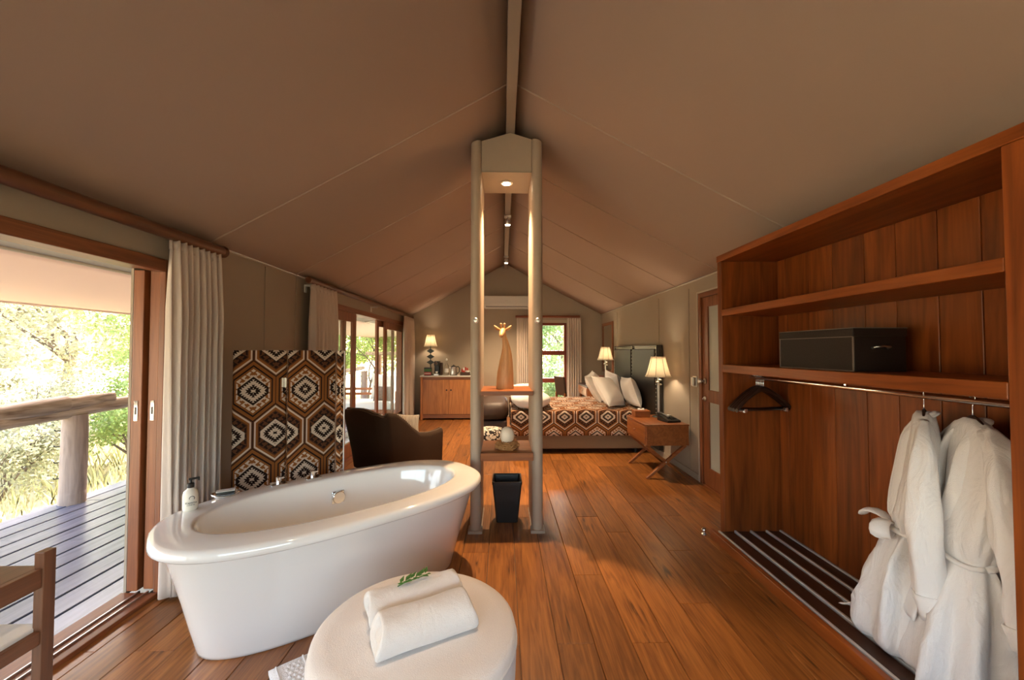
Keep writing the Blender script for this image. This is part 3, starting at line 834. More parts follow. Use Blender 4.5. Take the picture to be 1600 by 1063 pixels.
for x in (1.655, 1.778, 1.900, 2.022, 2.130):
    MB().box(x - .007, x + .008, WY0 + .066, WY1 - .06, .052, .073).build('rack_strip', MAT['strip'], wd, world=True, bev=.003)
for x in (1.716, 1.839, 1.961, 2.076):
    MB().box(x - .045, x + .045, WY0 + .066, WY1 - .06, .050, .064).build('rack_slat', MAT['slat'], wd, world=True, bev=.003)
RAILX, RAILZ = 1.93, 1.243
MB().tube([(RAILX, WY0 + .064, RAILZ), (RAILX, WY1 - .058, RAILZ)], .0145, 14).build('hanging_rail', MAT['chrome'], wd, world=True, smooth='auto')
for y in (WY0 + .068, 2.2, WY1 - .062):
    MB().box(RAILX - .010, RAILX + .010, y - .006, y + .006, RAILZ, 1.284).build('rail_bracket', MAT['chrome'], wd, world=True)
# storage box
bxt = thing('storage_box', 'dark brown leather storage box with lid on the wardrobe middle shelf', 'box', (1.93, 2.25, 1.343))
bx0, bx1, by0, by1 = 1.775, 2.06, 1.98, 2.52
boxpart('body', MAT['boxleather'], bxt, bx0 + .004, bx1 - .004, by0 + .004, by1 - .004, 1.3435, 1.53, bev=.004)
boxpart('lid', MAT['boxleather'], bxt, bx0, bx1, by0, by1, 1.522, 1.566, bev=.005)
for x, y in ((bx0 + .004, by0 + .004), (bx0 + .004, by1 - .004)):
    MB().box(x - .003, x + .003, y - .003, y + .003, 1.345, 1.52).build('stitched_edge', MAT['stitch'], bxt, world=True)
MB().box(bx0 - .002, bx0 + .003, by0 + .002, by1 - .002, 1.519, 1.523).box(bx0 + .001, bx0 + .006, by0 + .004, by1 - .004, 1.344, 1.349).build('stitched_edge', MAT['stitch'], bxt, world=True)
MB().box(bx0 - .0015, bx0 + .003, by0 - .0015, by1 + .0015, 1.5635, 1.5675).box(bx0, bx1, by0 - .0015, by0 + .003, 1.5635, 1.5675).build('stitched_edge', MAT['stitch'], bxt, world=True)
MB().tube([(1.875, by0 + .002, 1.462), (1.878, by0 - .016, 1.468), (1.915, by0 - .02, 1.472), (1.953, by0 - .016, 1.468), (1.956, by0 + .002, 1.462)], .006, 8).build('handle', MAT['stud'], bxt, world=True, smooth=True)

# hangers
def build_hanger(name, label, loc, rz, group, half=.225, drop=.155):
    t = thing(name, label, 'hanger', loc, rz, group)
    pts = [(0, 0, -.095), (0, 0, -.045), (0, .0, -.030)]
    hk = []
    for i in range(15):
        a = R(-70) + R(255) * i / 14
        hk.append((.0195 * math.cos(a), 0, .0005 + .0195 * math.sin(a)))
    MB().tube([(0, 0, -.10), (0, 0, -.06), (0, 0, -.035)] + [(.007, 0, -.0185)] + hk, .0022, 8).build('hook', MAT['chrome'], t, smooth=True)
    def body(side):
        pr = []
        for i in range(9):
            u = i / 8
            x = side * (.006 + half * u)
            z = -.088 - drop * u ** 1.15 + .012 * math.sin(math.pi * u)
            pr.append((x, -.007 * u * u, z, .018 - .004 * u, .008 + .007 * u))
        rings = []
        for x, y, z, hh, ww in pr:
            rings.append([(x, y + ww * math.cos(a), z + hh * math.sin(a)) for a in np.linspace(0, 2 * math.pi, 10, endpoint=False)])
        return rings
    mb = MB()
    L = body(-1); Rr = body(1)
    mb.loft(L[::-1] + Rr)
    mb.build('shoulder_bar', MAT['hanger'], t, smooth='auto')
    MB().tube([(-half + .012, -.006, -.085 - drop), (0, 0, -.091 - drop), (half - .012, -.006, -.085 - drop)], .006, 8).build('trouser_bar', MAT['hanger'], t, smooth=True)
    return t
MAT['hanger'] = plain('dark hanger wood', (.030, .012, .007), .35, noise=.2, nscale=30)
hb = build_hanger('clothes_hanger', 'empty dark wooden hanger bunched at the far end of the wardrobe rail', (RAILX, 3.0, RAILZ + .0125), R(5), 'empty hangers on the wardrobe rail')
for x in (-.17, .17):
    MB().box(x - .012, x + .012, -.022 - .006, -.022 + .012, -.258, -.230).build('clip', MAT['chrome'], hb, bev=.002)
for i in range(1, 6):
    copy_thing(hb, (RAILX, 3.0 - .017 * i, RAILZ + .0125), (0, 0, R(5 + (i * 37 % 11) - 6)))
H1 = (RAILX, 1.79, RAILZ + .0125); A1 = R(222)
H2 = (RAILX, 1.60, RAILZ + .0125); A2 = R(243)
build_hanger('clothes_hanger', 'dark wooden hanger carrying the tied bathrobe', H1, A1, 'hangers carrying bathrobes', .185, .125)
build_hanger('clothes_hanger', 'dark wooden hanger carrying the bathrobe nearest the wardrobe end panel', H2, A2, 'hangers carrying bathrobes', .185, .125)

# bathrobes
def robe(label, loc, rz, seed, tied, near_sleeve, far_sleeve, hem=-1.165):
    t = thing('bathrobe', label, 'bathrobe', loc, rz, 'white bathrobes in the wardrobe')
    r = random.Random(seed); p1, p2, p3 = [r.uniform(0, 6.28) for _ in range(3)]
    # z, half width, half depth, y centre, fold strength
    prof = [(-.084, .034, .026, .0, 0), (-.092, .060, .034, .0, .02), (-.115, .105, .040, .0, .02), (-.145, .150, .044, .0, .03), (-.185, .195, .050, .0, .04), (-.24, .215, .058, -.002, .05),
            (-.36, .198, .068, -.008, .08), (-.46, .175, .080, -.016, .12), (-.56, .152, .088, -.024, .14), (-.62, .126, .078, -.030, .14), (-.645, .108, .068, -.032, .10), (-.68, .128, .086, -.036, .18),
            (-.76, .152, .110, -.046, .22), (-.88, .165, .130, -.058, .26), (-1.0, .172, .145, -.068, .27), (-1.10, .176, .155, -.076, .25), (hem + .03, .17, .155, -.08, .22), (hem, .15, .135, -.078, .18)]
    rings = []
    zs = np.array([p[0] for p in prof])
    steps = 52; N = 72
    for j in range(steps + 1):
        z = prof[0][0] + (prof[-1][0] - prof[0][0]) * (j / steps) ** 1.0
        f = np.interp(-z, -zs, np.arange(len(prof))); i = min(int(f), len(prof) - 2); q = f - i; q = q * q * (3 - 2 * q) * .5 + q * .5
        w, d, yc, fs = [prof[i][k] * (1 - q) + prof[i + 1][k] * q for k in (1, 2, 3, 4)]
        ring = []
        for n in range(N):
            a = 2 * math.pi * n / N
            fold = fs * (1.0 - 1.5 * abs(math.sin(3.5 * a + p1 + 1.8 * z + .5 * math.sin(2 * a + p2))) ** .8 + .45 * math.sin(8 * a + p2 - 2.6 * z) + .22 * math.sin(13 * a + p3 + z * 5))
            # front opening: one side overlaps the other
            k = 1 + fold
            x = w * k * math.copysign(abs(math.cos(a)) ** .9, math.cos(a)); y = yc + d * k * math.copysign(abs(math.sin(a)) ** .9, math.sin(a))
            ring.append((x, y, z))
        rings.append(ring)
    MB().loft(rings, True, True).build('body', MAT['terry'], t, smooth=True)
    def front(z, x):
        f = np.interp(-z, -zs, np.arange(len(prof))); i = min(int(f), len(prof) - 2); q = f - i
        w, d, yc = [prof[i][k] * (1 - q) + prof[i + 1][k] * q for k in (1, 2, 3)]
        c = max(-1, min(1, x / w)); return yc - d * math.sqrt(max(0, 1 - c * c))
    # shawl collar
    col = [( .0, .044, -.084), (.036, .032, -.090), (.050, -.004, -.110)]
    pr = col + [(x, front(z, x) - .006, z) for x, z in ((.066, -.18), (.066, -.26), (.056, -.36), (.038, -.48), (.014, -.60))]
    pl = [(-p[0], p[1], p[2]) for p in col] + [(-x, front(z, x) - .012, z) for x, z in ((.066, -.18), (.062, -.26), (.048, -.36), (.022, -.48), (-.008, -.60))]
    for pth in (pr, pl):
        MB().tube(pth, [.013, .018, .021, .025, .029, .030, .027, .020], 12, flat=.5).build('collar', MAT['terry'], t, smooth=True, sub=1)
    # sleeves
    def sleeve(side, path, rad, sd):
        rr = random.Random(sd); a0, a1 = rr.uniform(0, 6), rr.uniform(0, 6)
        P = [Vector(p) for p in path]; rings = []
        M_ = 30; N = 30
        for j in range(M_ + 1):
            f = j / M_ * (len(P) - 1); i = min(int(f), len(P) - 2); q = f - i
            c = P[i].lerp(P[i + 1], q)
            d = ((P[min(i + 2, len(P) - 1)] - P[i]) * q + (P[i + 1] - P[max(i - 1, 0)]) * (1 - q)).normalized()
            u = Vector((0, 1, 0)); u = (u - d * u.dot(d)).normalized(); v = d.cross(u)
            ra = rad[i][0] * (1 - q) + rad[i + 1][0] * q; rb = rad[i][1] * (1 - q) + rad[i + 1][1] * q
            ring = []
            for n in range(N):
                a = 2 * math.pi * n / N
                k = 1 + .10 * math.sin(3 * a + a0 + j * .22) + .07 * math.sin(5 * a + a1 - j * .3) + .05 * math.sin(2 * a + j * .8)
                ring.append(c + u * (ra * k * math.cos(a)) + v * (rb * k * math.sin(a)))
            rings.append(ring)
        last = rings[-1]
        c = sum(last, Vector()) / len(last)
        rings.append([c + (p - c) * .93 + Vector((0, 0, .004)) for p in last])
        rings.append([c + (p - c) * .85 + Vector((0, 0, .05)) for p in last])
        s_ = MB().loft(rings, True, True).build('sleeve', MAT['terry'], t, smooth=True)
        cuff = [[c0 + (p - c0) * 1.06 for p in rg] for rg, c0 in [(rings[k], sum(rings[k], Vector()) / N) for k in range(M_ - 4, M_ + 1)]]
        MB().loft(cuff, False, False).build('cuff', MAT['terry'], s_, smooth=True, solid=.008)
    sleeve(1, near_sleeve[0], near_sleeve[1], seed + 1)
    sleeve(-1, far_sleeve[0], far_sleeve[1], seed + 2)
    # belt
    bp = []
    for n in range(41):
        a = 2 * math.pi * n / 40
        bp.append((.122 * math.cos(a), -.032 + .082 * math.sin(a), -.642 + .012 * math.sin(2 * a + p1)))
    bl = MB().tube(bp, .018, 8, flat=.55).build('belt', MAT['terry'], t, smooth=True)
    if tied:
        y0 = -.098
        MB().sphere((0, y0 - .012, -.636), .030, 12, 8, 1.1, .8, .9).build('knot', MAT['terry'], bl, smooth=True)
        MB().tube([(0, y0 - .01, -.63), (.05, y0 - .045, -.60), (.105, y0 - .06, -.615), (.12, y0 - .055, -.665), (.08, y0 - .04, -.68), (.02, y0 - .015, -.645)], [.018, .034, .042, .042, .032, .018], 10, flat=.35).build('bow_loop', MAT['terry'], bl, smooth=True, sub=1)
        MB().tube([(0, y0 - .01, -.63), (-.04, y0 - .06, -.595), (-.07, y0 - .115, -.60), (-.085, y0 - .135, -.645)], [.018, .036, .042, .040], 10, flat=.3).build('bow_end', MAT['terry'], bl, smooth=True, sub=1)
        MB().tube([(0, y0 - .015, -.64), (.02, y0 - .055, -.70), (.035, y0 - .075, -.80), (.025, y0 - .085, -.90), (.03, y0 - .09, -.98)], [.016, .024, .026, .026, .026], 10, flat=.4).build('belt_tail', MAT['terry'], bl, smooth=True, sub=1)
        MB().tube([(0, y0 - .015, -.64), (-.035, y0 - .05, -.72), (-.045, y0 - .075, -.86), (-.05, y0 - .11, -1.02), (-.06, y0 - .16, -1.10), (-.07, y0 - .24, -1.13)], [.016, .022, .024, .022, .018, .014], 10, flat=.4).build('belt_tail', MAT['terry'], bl, smooth=True, sub=1)
    else:
        MB().tube([(.02, -.108, -.645), (.03, -.140, -.72), (.035, -.15, -.85), (.03, -.16, -.97)], [.016, .024, .026, .024], 10, flat=.4).build('belt_tail', MAT['terry'], bl, smooth=True, sub=1)
    # patch pocket
    def pk(u, v):
        x = -.02 + .12 * u; z = -.78 - .16 * v
        return (x - .06, front(z, x - .06) - .016, z)
    MB().grid(pk, 8, 8).build('pocket', MAT['terry'], t, smooth=True, solid=.008)
    return t
NEAR = [(.09, 0, -.122), (.15, 0, -.165), (.198, 0, -.225), (.222, -.004, -.36), (.238, -.008, -.50), (.243, -.004, -.66), (.240, .006, -.80), (.236, .020, -.91)]
NRAD = [(.020, .018), (.028, .024), (.036, .030), (.046, .036), (.053, .038), (.055, .038), (.052, .036), (.044, .032)]
FAR = [(-x, y, z) for x, y, z in NEAR[:6]] + [(-.225, .006, -.80), (-.22, .015, -.88)]
robe('white terry bathrobe tied with a bow at the waist hanging in the wardrobe', H1, A1, 11, True, (NEAR, NRAD), (FAR, NRAD))
NEAR2 = [(.09, 0, -.122), (.15, 0, -.165), (.200, .004, -.225), (.224, .012, -.36), (.246, .024, -.50), (.262, .038, -.64), (.270, .048, -.76), (.270, .054, -.85)]
NRAD2 = [(.026, .022), (.042, .032), (.064, .044), (.086, .056), (.094, .058), (.088, .054), (.082, .050), (.076, .046)]
robe('white terry bathrobe with untied belt hanging nearest the wardrobe end panel', H2, A2, 23, False, (NEAR2, NRAD2), (FAR, NRAD))

# ---------------------------------------------------------------- bathtub
TC = (-.944, 2.443); TA = .68
tub = thing('bathtub', 'white freestanding oval bathtub with chrome taps on its rim', 'bathtub', (TC[0], TC[1], 0), TA)
def sel(a, b, n, z, N=72):
    out = []
    for i in range(N):
        t_ = 2 * math.pi * i / N; c, s = math.cos(t_), math.sin(t_)
        out.append((a * math.copysign(abs(c) ** (2 / n), c), b * math.copysign(abs(s) ** (2 / n), s), z))
    return out
prof = [(.69, .262, 2.5, .0), (.70, .272, 2.5, .004), (.705, .278, 2.5, .02), (.735, .312, 2.5, .14), (.768, .35, 2.55, .28), (.805, .392, 2.6, .42), (.835, .425, 2.6, .525), (.842, .432, 2.6, .540), (.862, .450, 2.6, .544), (.880, .468, 2.6, .548), (.8865, .4765, 2.6, .556), (.887, .477, 2.6, .570), (.884, .474, 2.6, .586), (.874, .464, 2.6, .596), (.860, .450, 2.6, .600),
        (.735, .345, 2.3, .600), (.722, .332, 2.3, .598), (.714, .325, 2.3, .590), (.706, .318, 2.3, .57), (.675, .30, 2.3, .42), (.63, .275, 2.3, .29), (.575, .245, 2.3, .20), (.50, .205, 2.3, .163), (.38, .15, 2.2, .150), (.2, .08, 2, .146), (.02, .01, 2, .145)]
MB().loft([sel(*p) for p in prof]).build('shell', MAT['acrylic'], tub, smooth='auto', ang=60)
for u in (-.285, -.085):
    tp = MB().box(u - .045, u + .045, .375, .450, .600, .609).build('tap_plate', MAT['chrome'], tub, bev=.002)
    MB().lathe([(.014, .609), (.014, .626), (.016, .628), (.016, .646), (.014, .648), (.001, .649)], 20, (u, .412, 0)).box(u + .010, u + .032, .408, .416, .634, .642).build('tap_handle', MAT['chrome'], tp, smooth='auto')
spt = MB().box(.005, .085, .297, .318, .435, .515).build('overflow_plate', MAT['chrome'], tub, bev=.004)
k = MB().lathe([(.038, 0), (.040, .004), (.040, .022), (.036, .026), (.001, .027)], 24)
k.v = [(.045 + p[0], .297 - p[2], .478 + p[1]) for p in k.v]
k.build('overflow_knob', MAT['chrome'], spt, smooth='auto')
MB().lathe([(.03, 0), (.03, .006), (.022, .01), (.001, .011)], 20, (0, 0, .146)).build('drain', MAT['chrome'], tub, smooth='auto')

def tubw(u, v, z):
    return (TC[0] + u * math.cos(TA) - v * math.sin(TA), TC[1] + u * math.sin(TA) + v * math.cos(TA), z)
bt = thing('soap_bottle', 'clear pump bottle of pearly soap with black pump on the tub rim', 'bottle', tubw(-.725, .262, .60), R(42))
bt.scale = (1.13, 1.13, 1.13)
MB().lathe([(.026, 0), (.0295, .004), (.0305, .012), (.0305, .07), (.027, .086), (.016, .097), (.012, .101), (.012, .106)], 24).build('bottle_body', MAT['gel'], bt, smooth='auto')
pm = MB().lathe([(.014, .104), (.0145, .106), (.0145, .122), (.012, .124), (.005, .126), (.005, .140)], 18).build('pump', MAT['dark'], bt, smooth='auto')
MB().box(-.010, .034, -.0075, .0075, .139, .147).box(.026, .034, -.006, .006, .131, .140).build('nozzle', MAT['dark'], pm, bev=.002)
def text(body, name, size, loc, rot, mat, parent, depth=.0004):
    c = bpy.data.curves.new(name, 'FONT'); c.body = body; c.size = size; c.extrude = depth; c.align_x = 'CENTER'
    o = bpy.data.objects.new(name, c); COL.objects.link(o); o.parent = parent; o.location = loc; o.rotation_euler = rot
    c.materials.append(mat)
    bpy.context.view_layer.update()
    me = bpy.data.meshes.new_from_object(o.evaluated_get(bpy.context.evaluated_depsgraph_get()))
    bpy.data.objects.remove(o)
    o = bpy.data.objects.new(name, me); COL.objects.link(o); o.parent = parent; o.location = loc; o.rotation_euler = rot
    return o
lab = MB()
lab.tube([(.010 * math.cos(R(-40 + 240 * i / 14)) + .003, -.0312, .060 + .009 * math.sin(R(-40 + 240 * i / 14))) for i in range(15)], .0013, 6).build('emblem', MAT['ink'], bt)
text('Kapama', 'lettering', .0135, (0, -.0314, .036), (R(90), 0, 0), MAT['ink'], bt)
text('SHOWER GEL', 'lettering', .005, (0, -.0314, .027), (R(90), 0, 0), MAT['ink'], bt)
ds = thing('soap_dish', 'clear glass soap dish holding a wrapped soap bar on the tub rim', 'soap dish', tubw(-.56, .395, .60), R(30))
MB().lathe([(.03, .001), (.052, .003), (.060, .018), (.063, .018), (.056, .0), (.03, 0)], 28, (0, 0, .0005), 1.15, .8).build('dish', MAT['clear'], ds, smooth=True)
MB().box(-.045, .045, -.022, .022, .010, .030).build('soap_bar', MAT['dark'], ds, bev=.005)
MB().box(-.046, .046, -.0225, .0225, .027, .0315).build('soap_wrapper', MAT['white'], ds, bev=.001)

# ---------------------------------------------------------------- ottoman with towel
ot = thing('round_ottoman', 'round ottoman in a white towelling cover in front of the bathtub', 'ottoman', (-.315, 1.50, 0))
MB().lathe([(.345, .03), (.352, .035), (.358, .20), (.365, .36), (.366, .405), (.360, .432), (.345, .445), (.30, .449), (.15, .452), (.001, .453)], 64).build('cover', MAT['ottoman'], ot, smooth='auto', ang=60)
MB().lathe([(.3655, .385), (.3685, .390), (.3685, .397), (.3655, .402)], 64, cap0=False, cap1=False).build('seam', MAT['ottoman'], ot, smooth=True)
for a in (45, 135, 225, 315):
    MB().lathe([(.02, 0), (.02, .035)], 12, (.28 * math.cos(R(a)), .28 * math.sin(R(a)), 0)).build('foot', MAT['dark'], ot)
tw = thing('folded_towel', 'thick white towel folded into two rolls lying on the ottoman', 'towel', (-.30, 1.475, .4515), R(27))
def roll(c, rw, rh, L, tilt, seed):
    rings = []; rr = random.Random(seed); ph = rr.uniform(0, 6)
    nL = 26
    for j in range(nL + 1):
        s = j / nL; x = -L / 2 + L * s
        e = min(1.0, .80 + .2 * (1 - max(0, abs(2 * s - 1) - .82) / .18 * 1.0)) if abs(2 * s - 1) > .82 else 1
        ring = []
        for n in range(28):
            a = 2 * math.pi * n / 28
            ca, sa = math.cos(a), math.sin(a)
            k = 1 + .025 * math.sin(2 * a + 5 * s + ph) + .015 * math.sin(3 * a - 9 * s + ph)
            y = c + rw * k * math.copysign(abs(ca) ** .92, ca) * (.97 + .03 * e); z = rh + rh * k * math.copysign(abs(sa) ** .85, sa) * (.94 + .06 * e)
            ring.append((x + .012 * math.sin(z * 30 + ph) * (1 if s > .5 else -1) * (abs(2 * s - 1) ** 4), y + tilt * (z - rh), max(.002, z)))
        rings.append(ring)
    c0 = rings[0]; c1 = rings[-1]
    def shrink(r, k, dx):
        yc = sum(p[1] for p in r) / len(r); zc = sum(p[2] for p in r) / len(r)
        return [(p[0] + dx, yc + (p[1] - yc) * k, zc + (p[2] - zc) * k) for p in r]
    rings = [shrink(c0, .3, .004), shrink(c0, .62, .010), shrink(c0, .70, -.004), shrink(c0, .93, -.006)] + rings + [shrink(c1, .93, .006), shrink(c1, .70, .004), shrink(c1, .62, -.010), shrink(c1, .3, -.004)]
    return MB().loft(rings)
roll(-.070, .069, .062, .315, .06, 1).build('front_roll', MAT['towel'], tw, smooth=True)
roll(.078, .066, .060, .315, -.03, 2).build('rear_roll', MAT['towel'], tw, smooth=True)
sg = thing('leaf_sprig', 'small green leaf sprig laid on the folded towel', 'sprig', (-.352, 1.536, .570), R(20))
MB().tube([(-.045, -.01, .004), (-.01, 0, .010), (.03, .012, .008), (.075, .02, .012)], .0018, 6).build('stem', MAT['sprig'], sg)
rr = random.Random(3)
for i in range(13):
    u = i / 12; bx_ = -.045 + .115 * u; by_ = -.01 + .03 * u; s = 1 if i % 2 else -1
    an = s * R(rr.uniform(35, 75)); L = rr.uniform(.024, .040); W = L * .24; z = .012 + rr.uniform(0, .006)
    ca, sa = math.cos(an), math.sin(an)
    def q(a, b, dz): return (bx_ + a * ca - b * sa, by_ + a * sa + b * ca, z + dz)
    MB().add([q(0, 0, 0), q(L * .4, W, .004), q(L * .4, 0, .007), q(L * .4, -W, .004), q(L, 0, .010)], [(0, 2, 1), (0, 3, 2), (1, 2, 4), (2, 3, 4)]).build('leaf', MAT['sprig'], sg, solid=.0008)
bm = thing('bath_mat', 'white cotton bath mat with raised dots between tub and ottoman', 'bath mat', (-.735, 1.93, 0), R(39))
MB().grid(lambda u, v: (-.30 + .6 * u, -.24 + .36 * v, .014 + .003 * math.sin(u * 14) * math.sin(v * 9)), 24, 16).build('pad', MAT['mat'], bm, smooth=True, solid=.018)
for i in range(14):
    for j in range(3):
        MB().sphere((-.235 + .022 * j + (.011 if i % 2 else 0), -.22 + .024 * i, .024), .0085, 8, 5, 1, 1, .7).build('dot', MAT['mat'], bm, smooth=True)
MB().box(-.275, -.268, -.24, .12, .02, .029).box(-.165, -.158, -.24, .12, .02, .029).build('woven_border', MAT['mat'], bm, bev=.002)

# ---------------------------------------------------------------- folding screen
fs = thing('folding_screen', 'three panel folding screen in brown and white kilim cloth behind the bathtub', 'screen', (-1.6, 3.0, 0))
def panel(p, q, h, th, u0, v0, extra=None):
    P = Vector((*p, 0)); Q = Vector((*q, 0)); L = (Q - P).length; d = (Q - P).normalized(); n = Vector((d.y, -d.x, 0))
    r = th * .42; loop = []
    def arc(cx, cy, a0):
        return [(cx + r * math.cos(R(a0 + 90 * i / 5)), cy + r * math.sin(R(a0 + 90 * i / 5))) for i in range(6)]
    pts = arc(r, -th / 2 + r, 180) + [(L * k / 6, -th / 2) for k in range(1, 6)] + arc(L - r, -th / 2 + r, 270) + arc(L - r, th / 2 - r, 0) + arc(r, th / 2 - r, 90)
    s = [0.0]
    for a, b in zip(pts[:-1], pts[1:]): s.append(s[-1] + math.dist(a, b))
    off = s[5]
    pts.append(pts[0]); s.append(s[-1] + math.dist(pts[-2], pts[-1]))
    N = len(pts); rows = [(.02, 1), (.03, 1), (h * .33, 1), (h * .66, 1), (h - .02, 1), (h - .008, .96), (h, .82)]
    V = []; UV = []
    for z, k in rows:
        for (x, y), sv in zip(pts, s):
            w = P + d * (L / 2 + (x - L / 2) * (1 - (1 - k) * .08)) - n * (y * k)
            V.append((w.x, w.y, z)); UV.append((sv - off + u0, z + v0))
    F = [(j * N + i, j * N + i + 1, (j + 1) * N + i + 1, (j + 1) * N + i) for j in range(len(rows) - 1) for i in range(N - 1)]
    F.append(tuple((len(rows) - 1) * N + i for i in range(N - 1)))
    F.append(tuple(N - 2 - i for i in range(N - 1)))
    mb = MB().add(V, F); mb.uv = UV
    return mb.build('screen_panel', MAT['kilim1'], fs, world=True, smooth='auto', ang=50), d, n
HS = 1.452
# the cloth's first hexagon row is centred .29 m under the top edge
v0 = -(HS - .298)
p1, d1, n1 = panel((-1.935, 2.90), (-1.662, 3.105), HS, .045, -.105, v0)
p2, d2, n2 = panel((-1.625, 3.05), (-1.365, 3.30), HS, .045, -.098, v0)
p3, d3, n3 = panel((-1.208, 2.995), (-1.352, 3.31), HS, .05, -.05, v0)
for z in (1.21, .35):
    for dx in (0, .02):
        MB().box(-1.660 + dx, -1.644 + dx, 3.030, 3.036, z - .035, z + .035).build('hinge', MAT['stud'], fs, world=True, bev=.001)
MB().tube([(-1.176, 2.985, .03), (-1.176, 2.985, HS - .005)], .004, 6).build('piping', MAT['linen'], fs, world=True)
for x, y in ((-1.90, 2.90), (-1.70, 3.03), (-1.60, 3.07), (-1.41, 3.26), (-1.24, 3.02), (-1.33, 3.25)):
    MB().lathe([(.012, 0), (.012, .022)], 10, (x, y, 0)).build('foot', MAT['dark'], fs, world=True)

# ---------------------------------------------------------------- armchair
ac = thing('armchair', 'low brown upholstered armchair seen from behind the bathtub', 'armchair', (-1.262, 4.824, 0), R(-36.9))
W2, BK, FR = .345, -.40, .40
path = []
for i in range(9): path.append((W2, FR - (FR - BK - .10) * i / 8))
for i in range(1, 7): a = R(90 * i / 7); path.append((W2 - .10 + .10 * math.cos(a), BK + .10 - .10 * math.sin(a)))
half = list(path)
for i in range(0, 7): path.append((W2 - .10 - (2 * W2 - .20) * i / 6, BK))
path += [(-x, y) for x, y in half[::-1]]
def arm_h(x, y):
    t = (FR - y) / (FR - BK)              # 0 front .. 1 back
    h = .50 - .02 * math.sin(min(1, t / .45) * math.pi)
    if t > .38: k = min(1, (t - .38) / .46); h = .49 + .295 * (k * k * (3 - 2 * k))
    if t > .90: h -= .028 * math.sin(math.pi * min(1, (t - .90) / .10))
    if y < BK + .02: h = .80 - .035 * (1 - min(1, abs(x) / .25) ** 2) * -1 - .02
    return h
rings = []
for i, (x, y) in enumerate(path):
    a = path[max(0, i - 1)]; b = path[min(len(path) - 1, i + 1)]
    tx, ty = b[0] - a[0], b[1] - a[1]; l = math.hypot(tx, ty); nx, ny = ty / l, -tx / l     # outward normal
    if nx * x + ny * (y - 0) < 0: nx, ny = -nx, -ny
    h = arm_h(x, y); th = .075; rk_ = .12 if y < -.25 else .12 * max(0, (.1 - y) / .35); rk_ = max(0, rk_)
    def pt_(o, z):
        lean = rk_ * max(0, z - .2) / .6
        fl = .03 * max(0, z - .2) / .4 * max(0, min(1, (.15 - y) / .4))
        return (x + nx * (o + fl * (abs(nx) > .3)), y + ny * o - lean, z)
    rings.append([pt_(0, .11), pt_(.008, .30), pt_(.012, h - .05), pt_(.006, h - .015), pt_(-.02, h), pt_(-th + .02, h), pt_(-th, h - .02), pt_(-th - .004, h - .06), pt_(-th, .30), pt_(-th, .11)])
MB().loft(rings).build('shell', MAT['chairfab'], ac, smooth='auto', ang=55)
MB().tube([tuple(Vector(r_[4]) + Vector((0, 0, .001))) for r_ in rings], .005, 6).build('piping', MAT['welt'], ac, smooth=True)
MB().box(-.27, .27, BK + .08, FR - .01, .15, .27).build('seat_base', MAT['chairfab'], ac, bev=.02)
MB().box(-.262, .262, BK + .10, FR + .01, .275, .40).build('seat_cushion', MAT['chairfab'], ac, bev=.035, seg=4)
for x in (-.30, .30):
    for y in (-.33, .34):
        MB().lathe([(.016, 0), (.026, .15)], 4, (x, y, 0)).build('leg', MAT['ns_x'], ac)
def stripes(name, c1, c2, n, axis=0):
    m, nt, b = newmat(name)
    tc = nd(nt, 'ShaderNodeTexCoord'); sp = nd(nt, 'ShaderNodeSeparateXYZ'); nt.links.new(tc.outputs['Object'], sp.inputs[0])
    f = mth(nt, 'LESS_THAN', mth(nt, 'FRACT', mth(nt, 'MULTIPLY', sp.outputs[axis], n)), .45)
    mx = nd(nt, 'ShaderNodeMix', data_type='RGBA'); mx.inputs[6].default_value = (*c1, 1); mx.inputs[7].default_value = (*c2, 1)
    nt.links.new(f, mx.inputs[0]); nt.links.new(mx.outputs[2], b.inputs['Base Color']); b.inputs['Roughness'].default_value = .9
    return m
MAT['stripe'] = stripes('striped cushion', (.62, .54, .44), (.09, .055, .035), 55)
def cushion(mb, w, h, t, wr=0.0, seed=0, pinch=.08):
    """pillow: a closed quad surface with thin pinched corners, local x width, z height, y thickness"""
    rr = random.Random(seed); p = [rr.uniform(0, 6.28) for _ in range(4)]
    nu, nv = 22, 18
    def f(side):
        def g(u, v):
            x = (u - .5) * 2; z = (v - .5) * 2
            prof = (max(0, 1 - abs(x) ** 2.6) * max(0, 1 - abs(z) ** 2.6)) ** .5
            px = x * w / 2 * (1 - pinch * (1 - abs(x) ** 2) * 0 - pinch * (1 - z * z) * abs(x) ** 3)
            pz = z * h / 2 * (1 - pinch * (1 - x * x) * abs(z) ** 3)
            wv = wr * prof * (math.sin(5 * x + 3 * z + p[0]) + .7 * math.sin(9 * z - 4 * x + p[1]) + .5 * math.sin(13 * x + 6 * z + p[2]))
            return (px, side * (t / 2 * prof + wv * .5 + .003), pz)
        return g
    mb.grid(f(-1), nu, nv); mb.grid(lambda u, v: f(1)(1 - u, v), nu, nv)
    return mb
cs = thing('striped_cushion', 'small striped cushion leaning inside the brown armchair', 'cushion', (-1.175, 4.99, .525), 0, rot=(R(-16), R(6), R(28)))
cushion(MB(), .28, .27, .11, .004, 3).build('cushion_body', MAT['stripe'], cs, smooth=True)

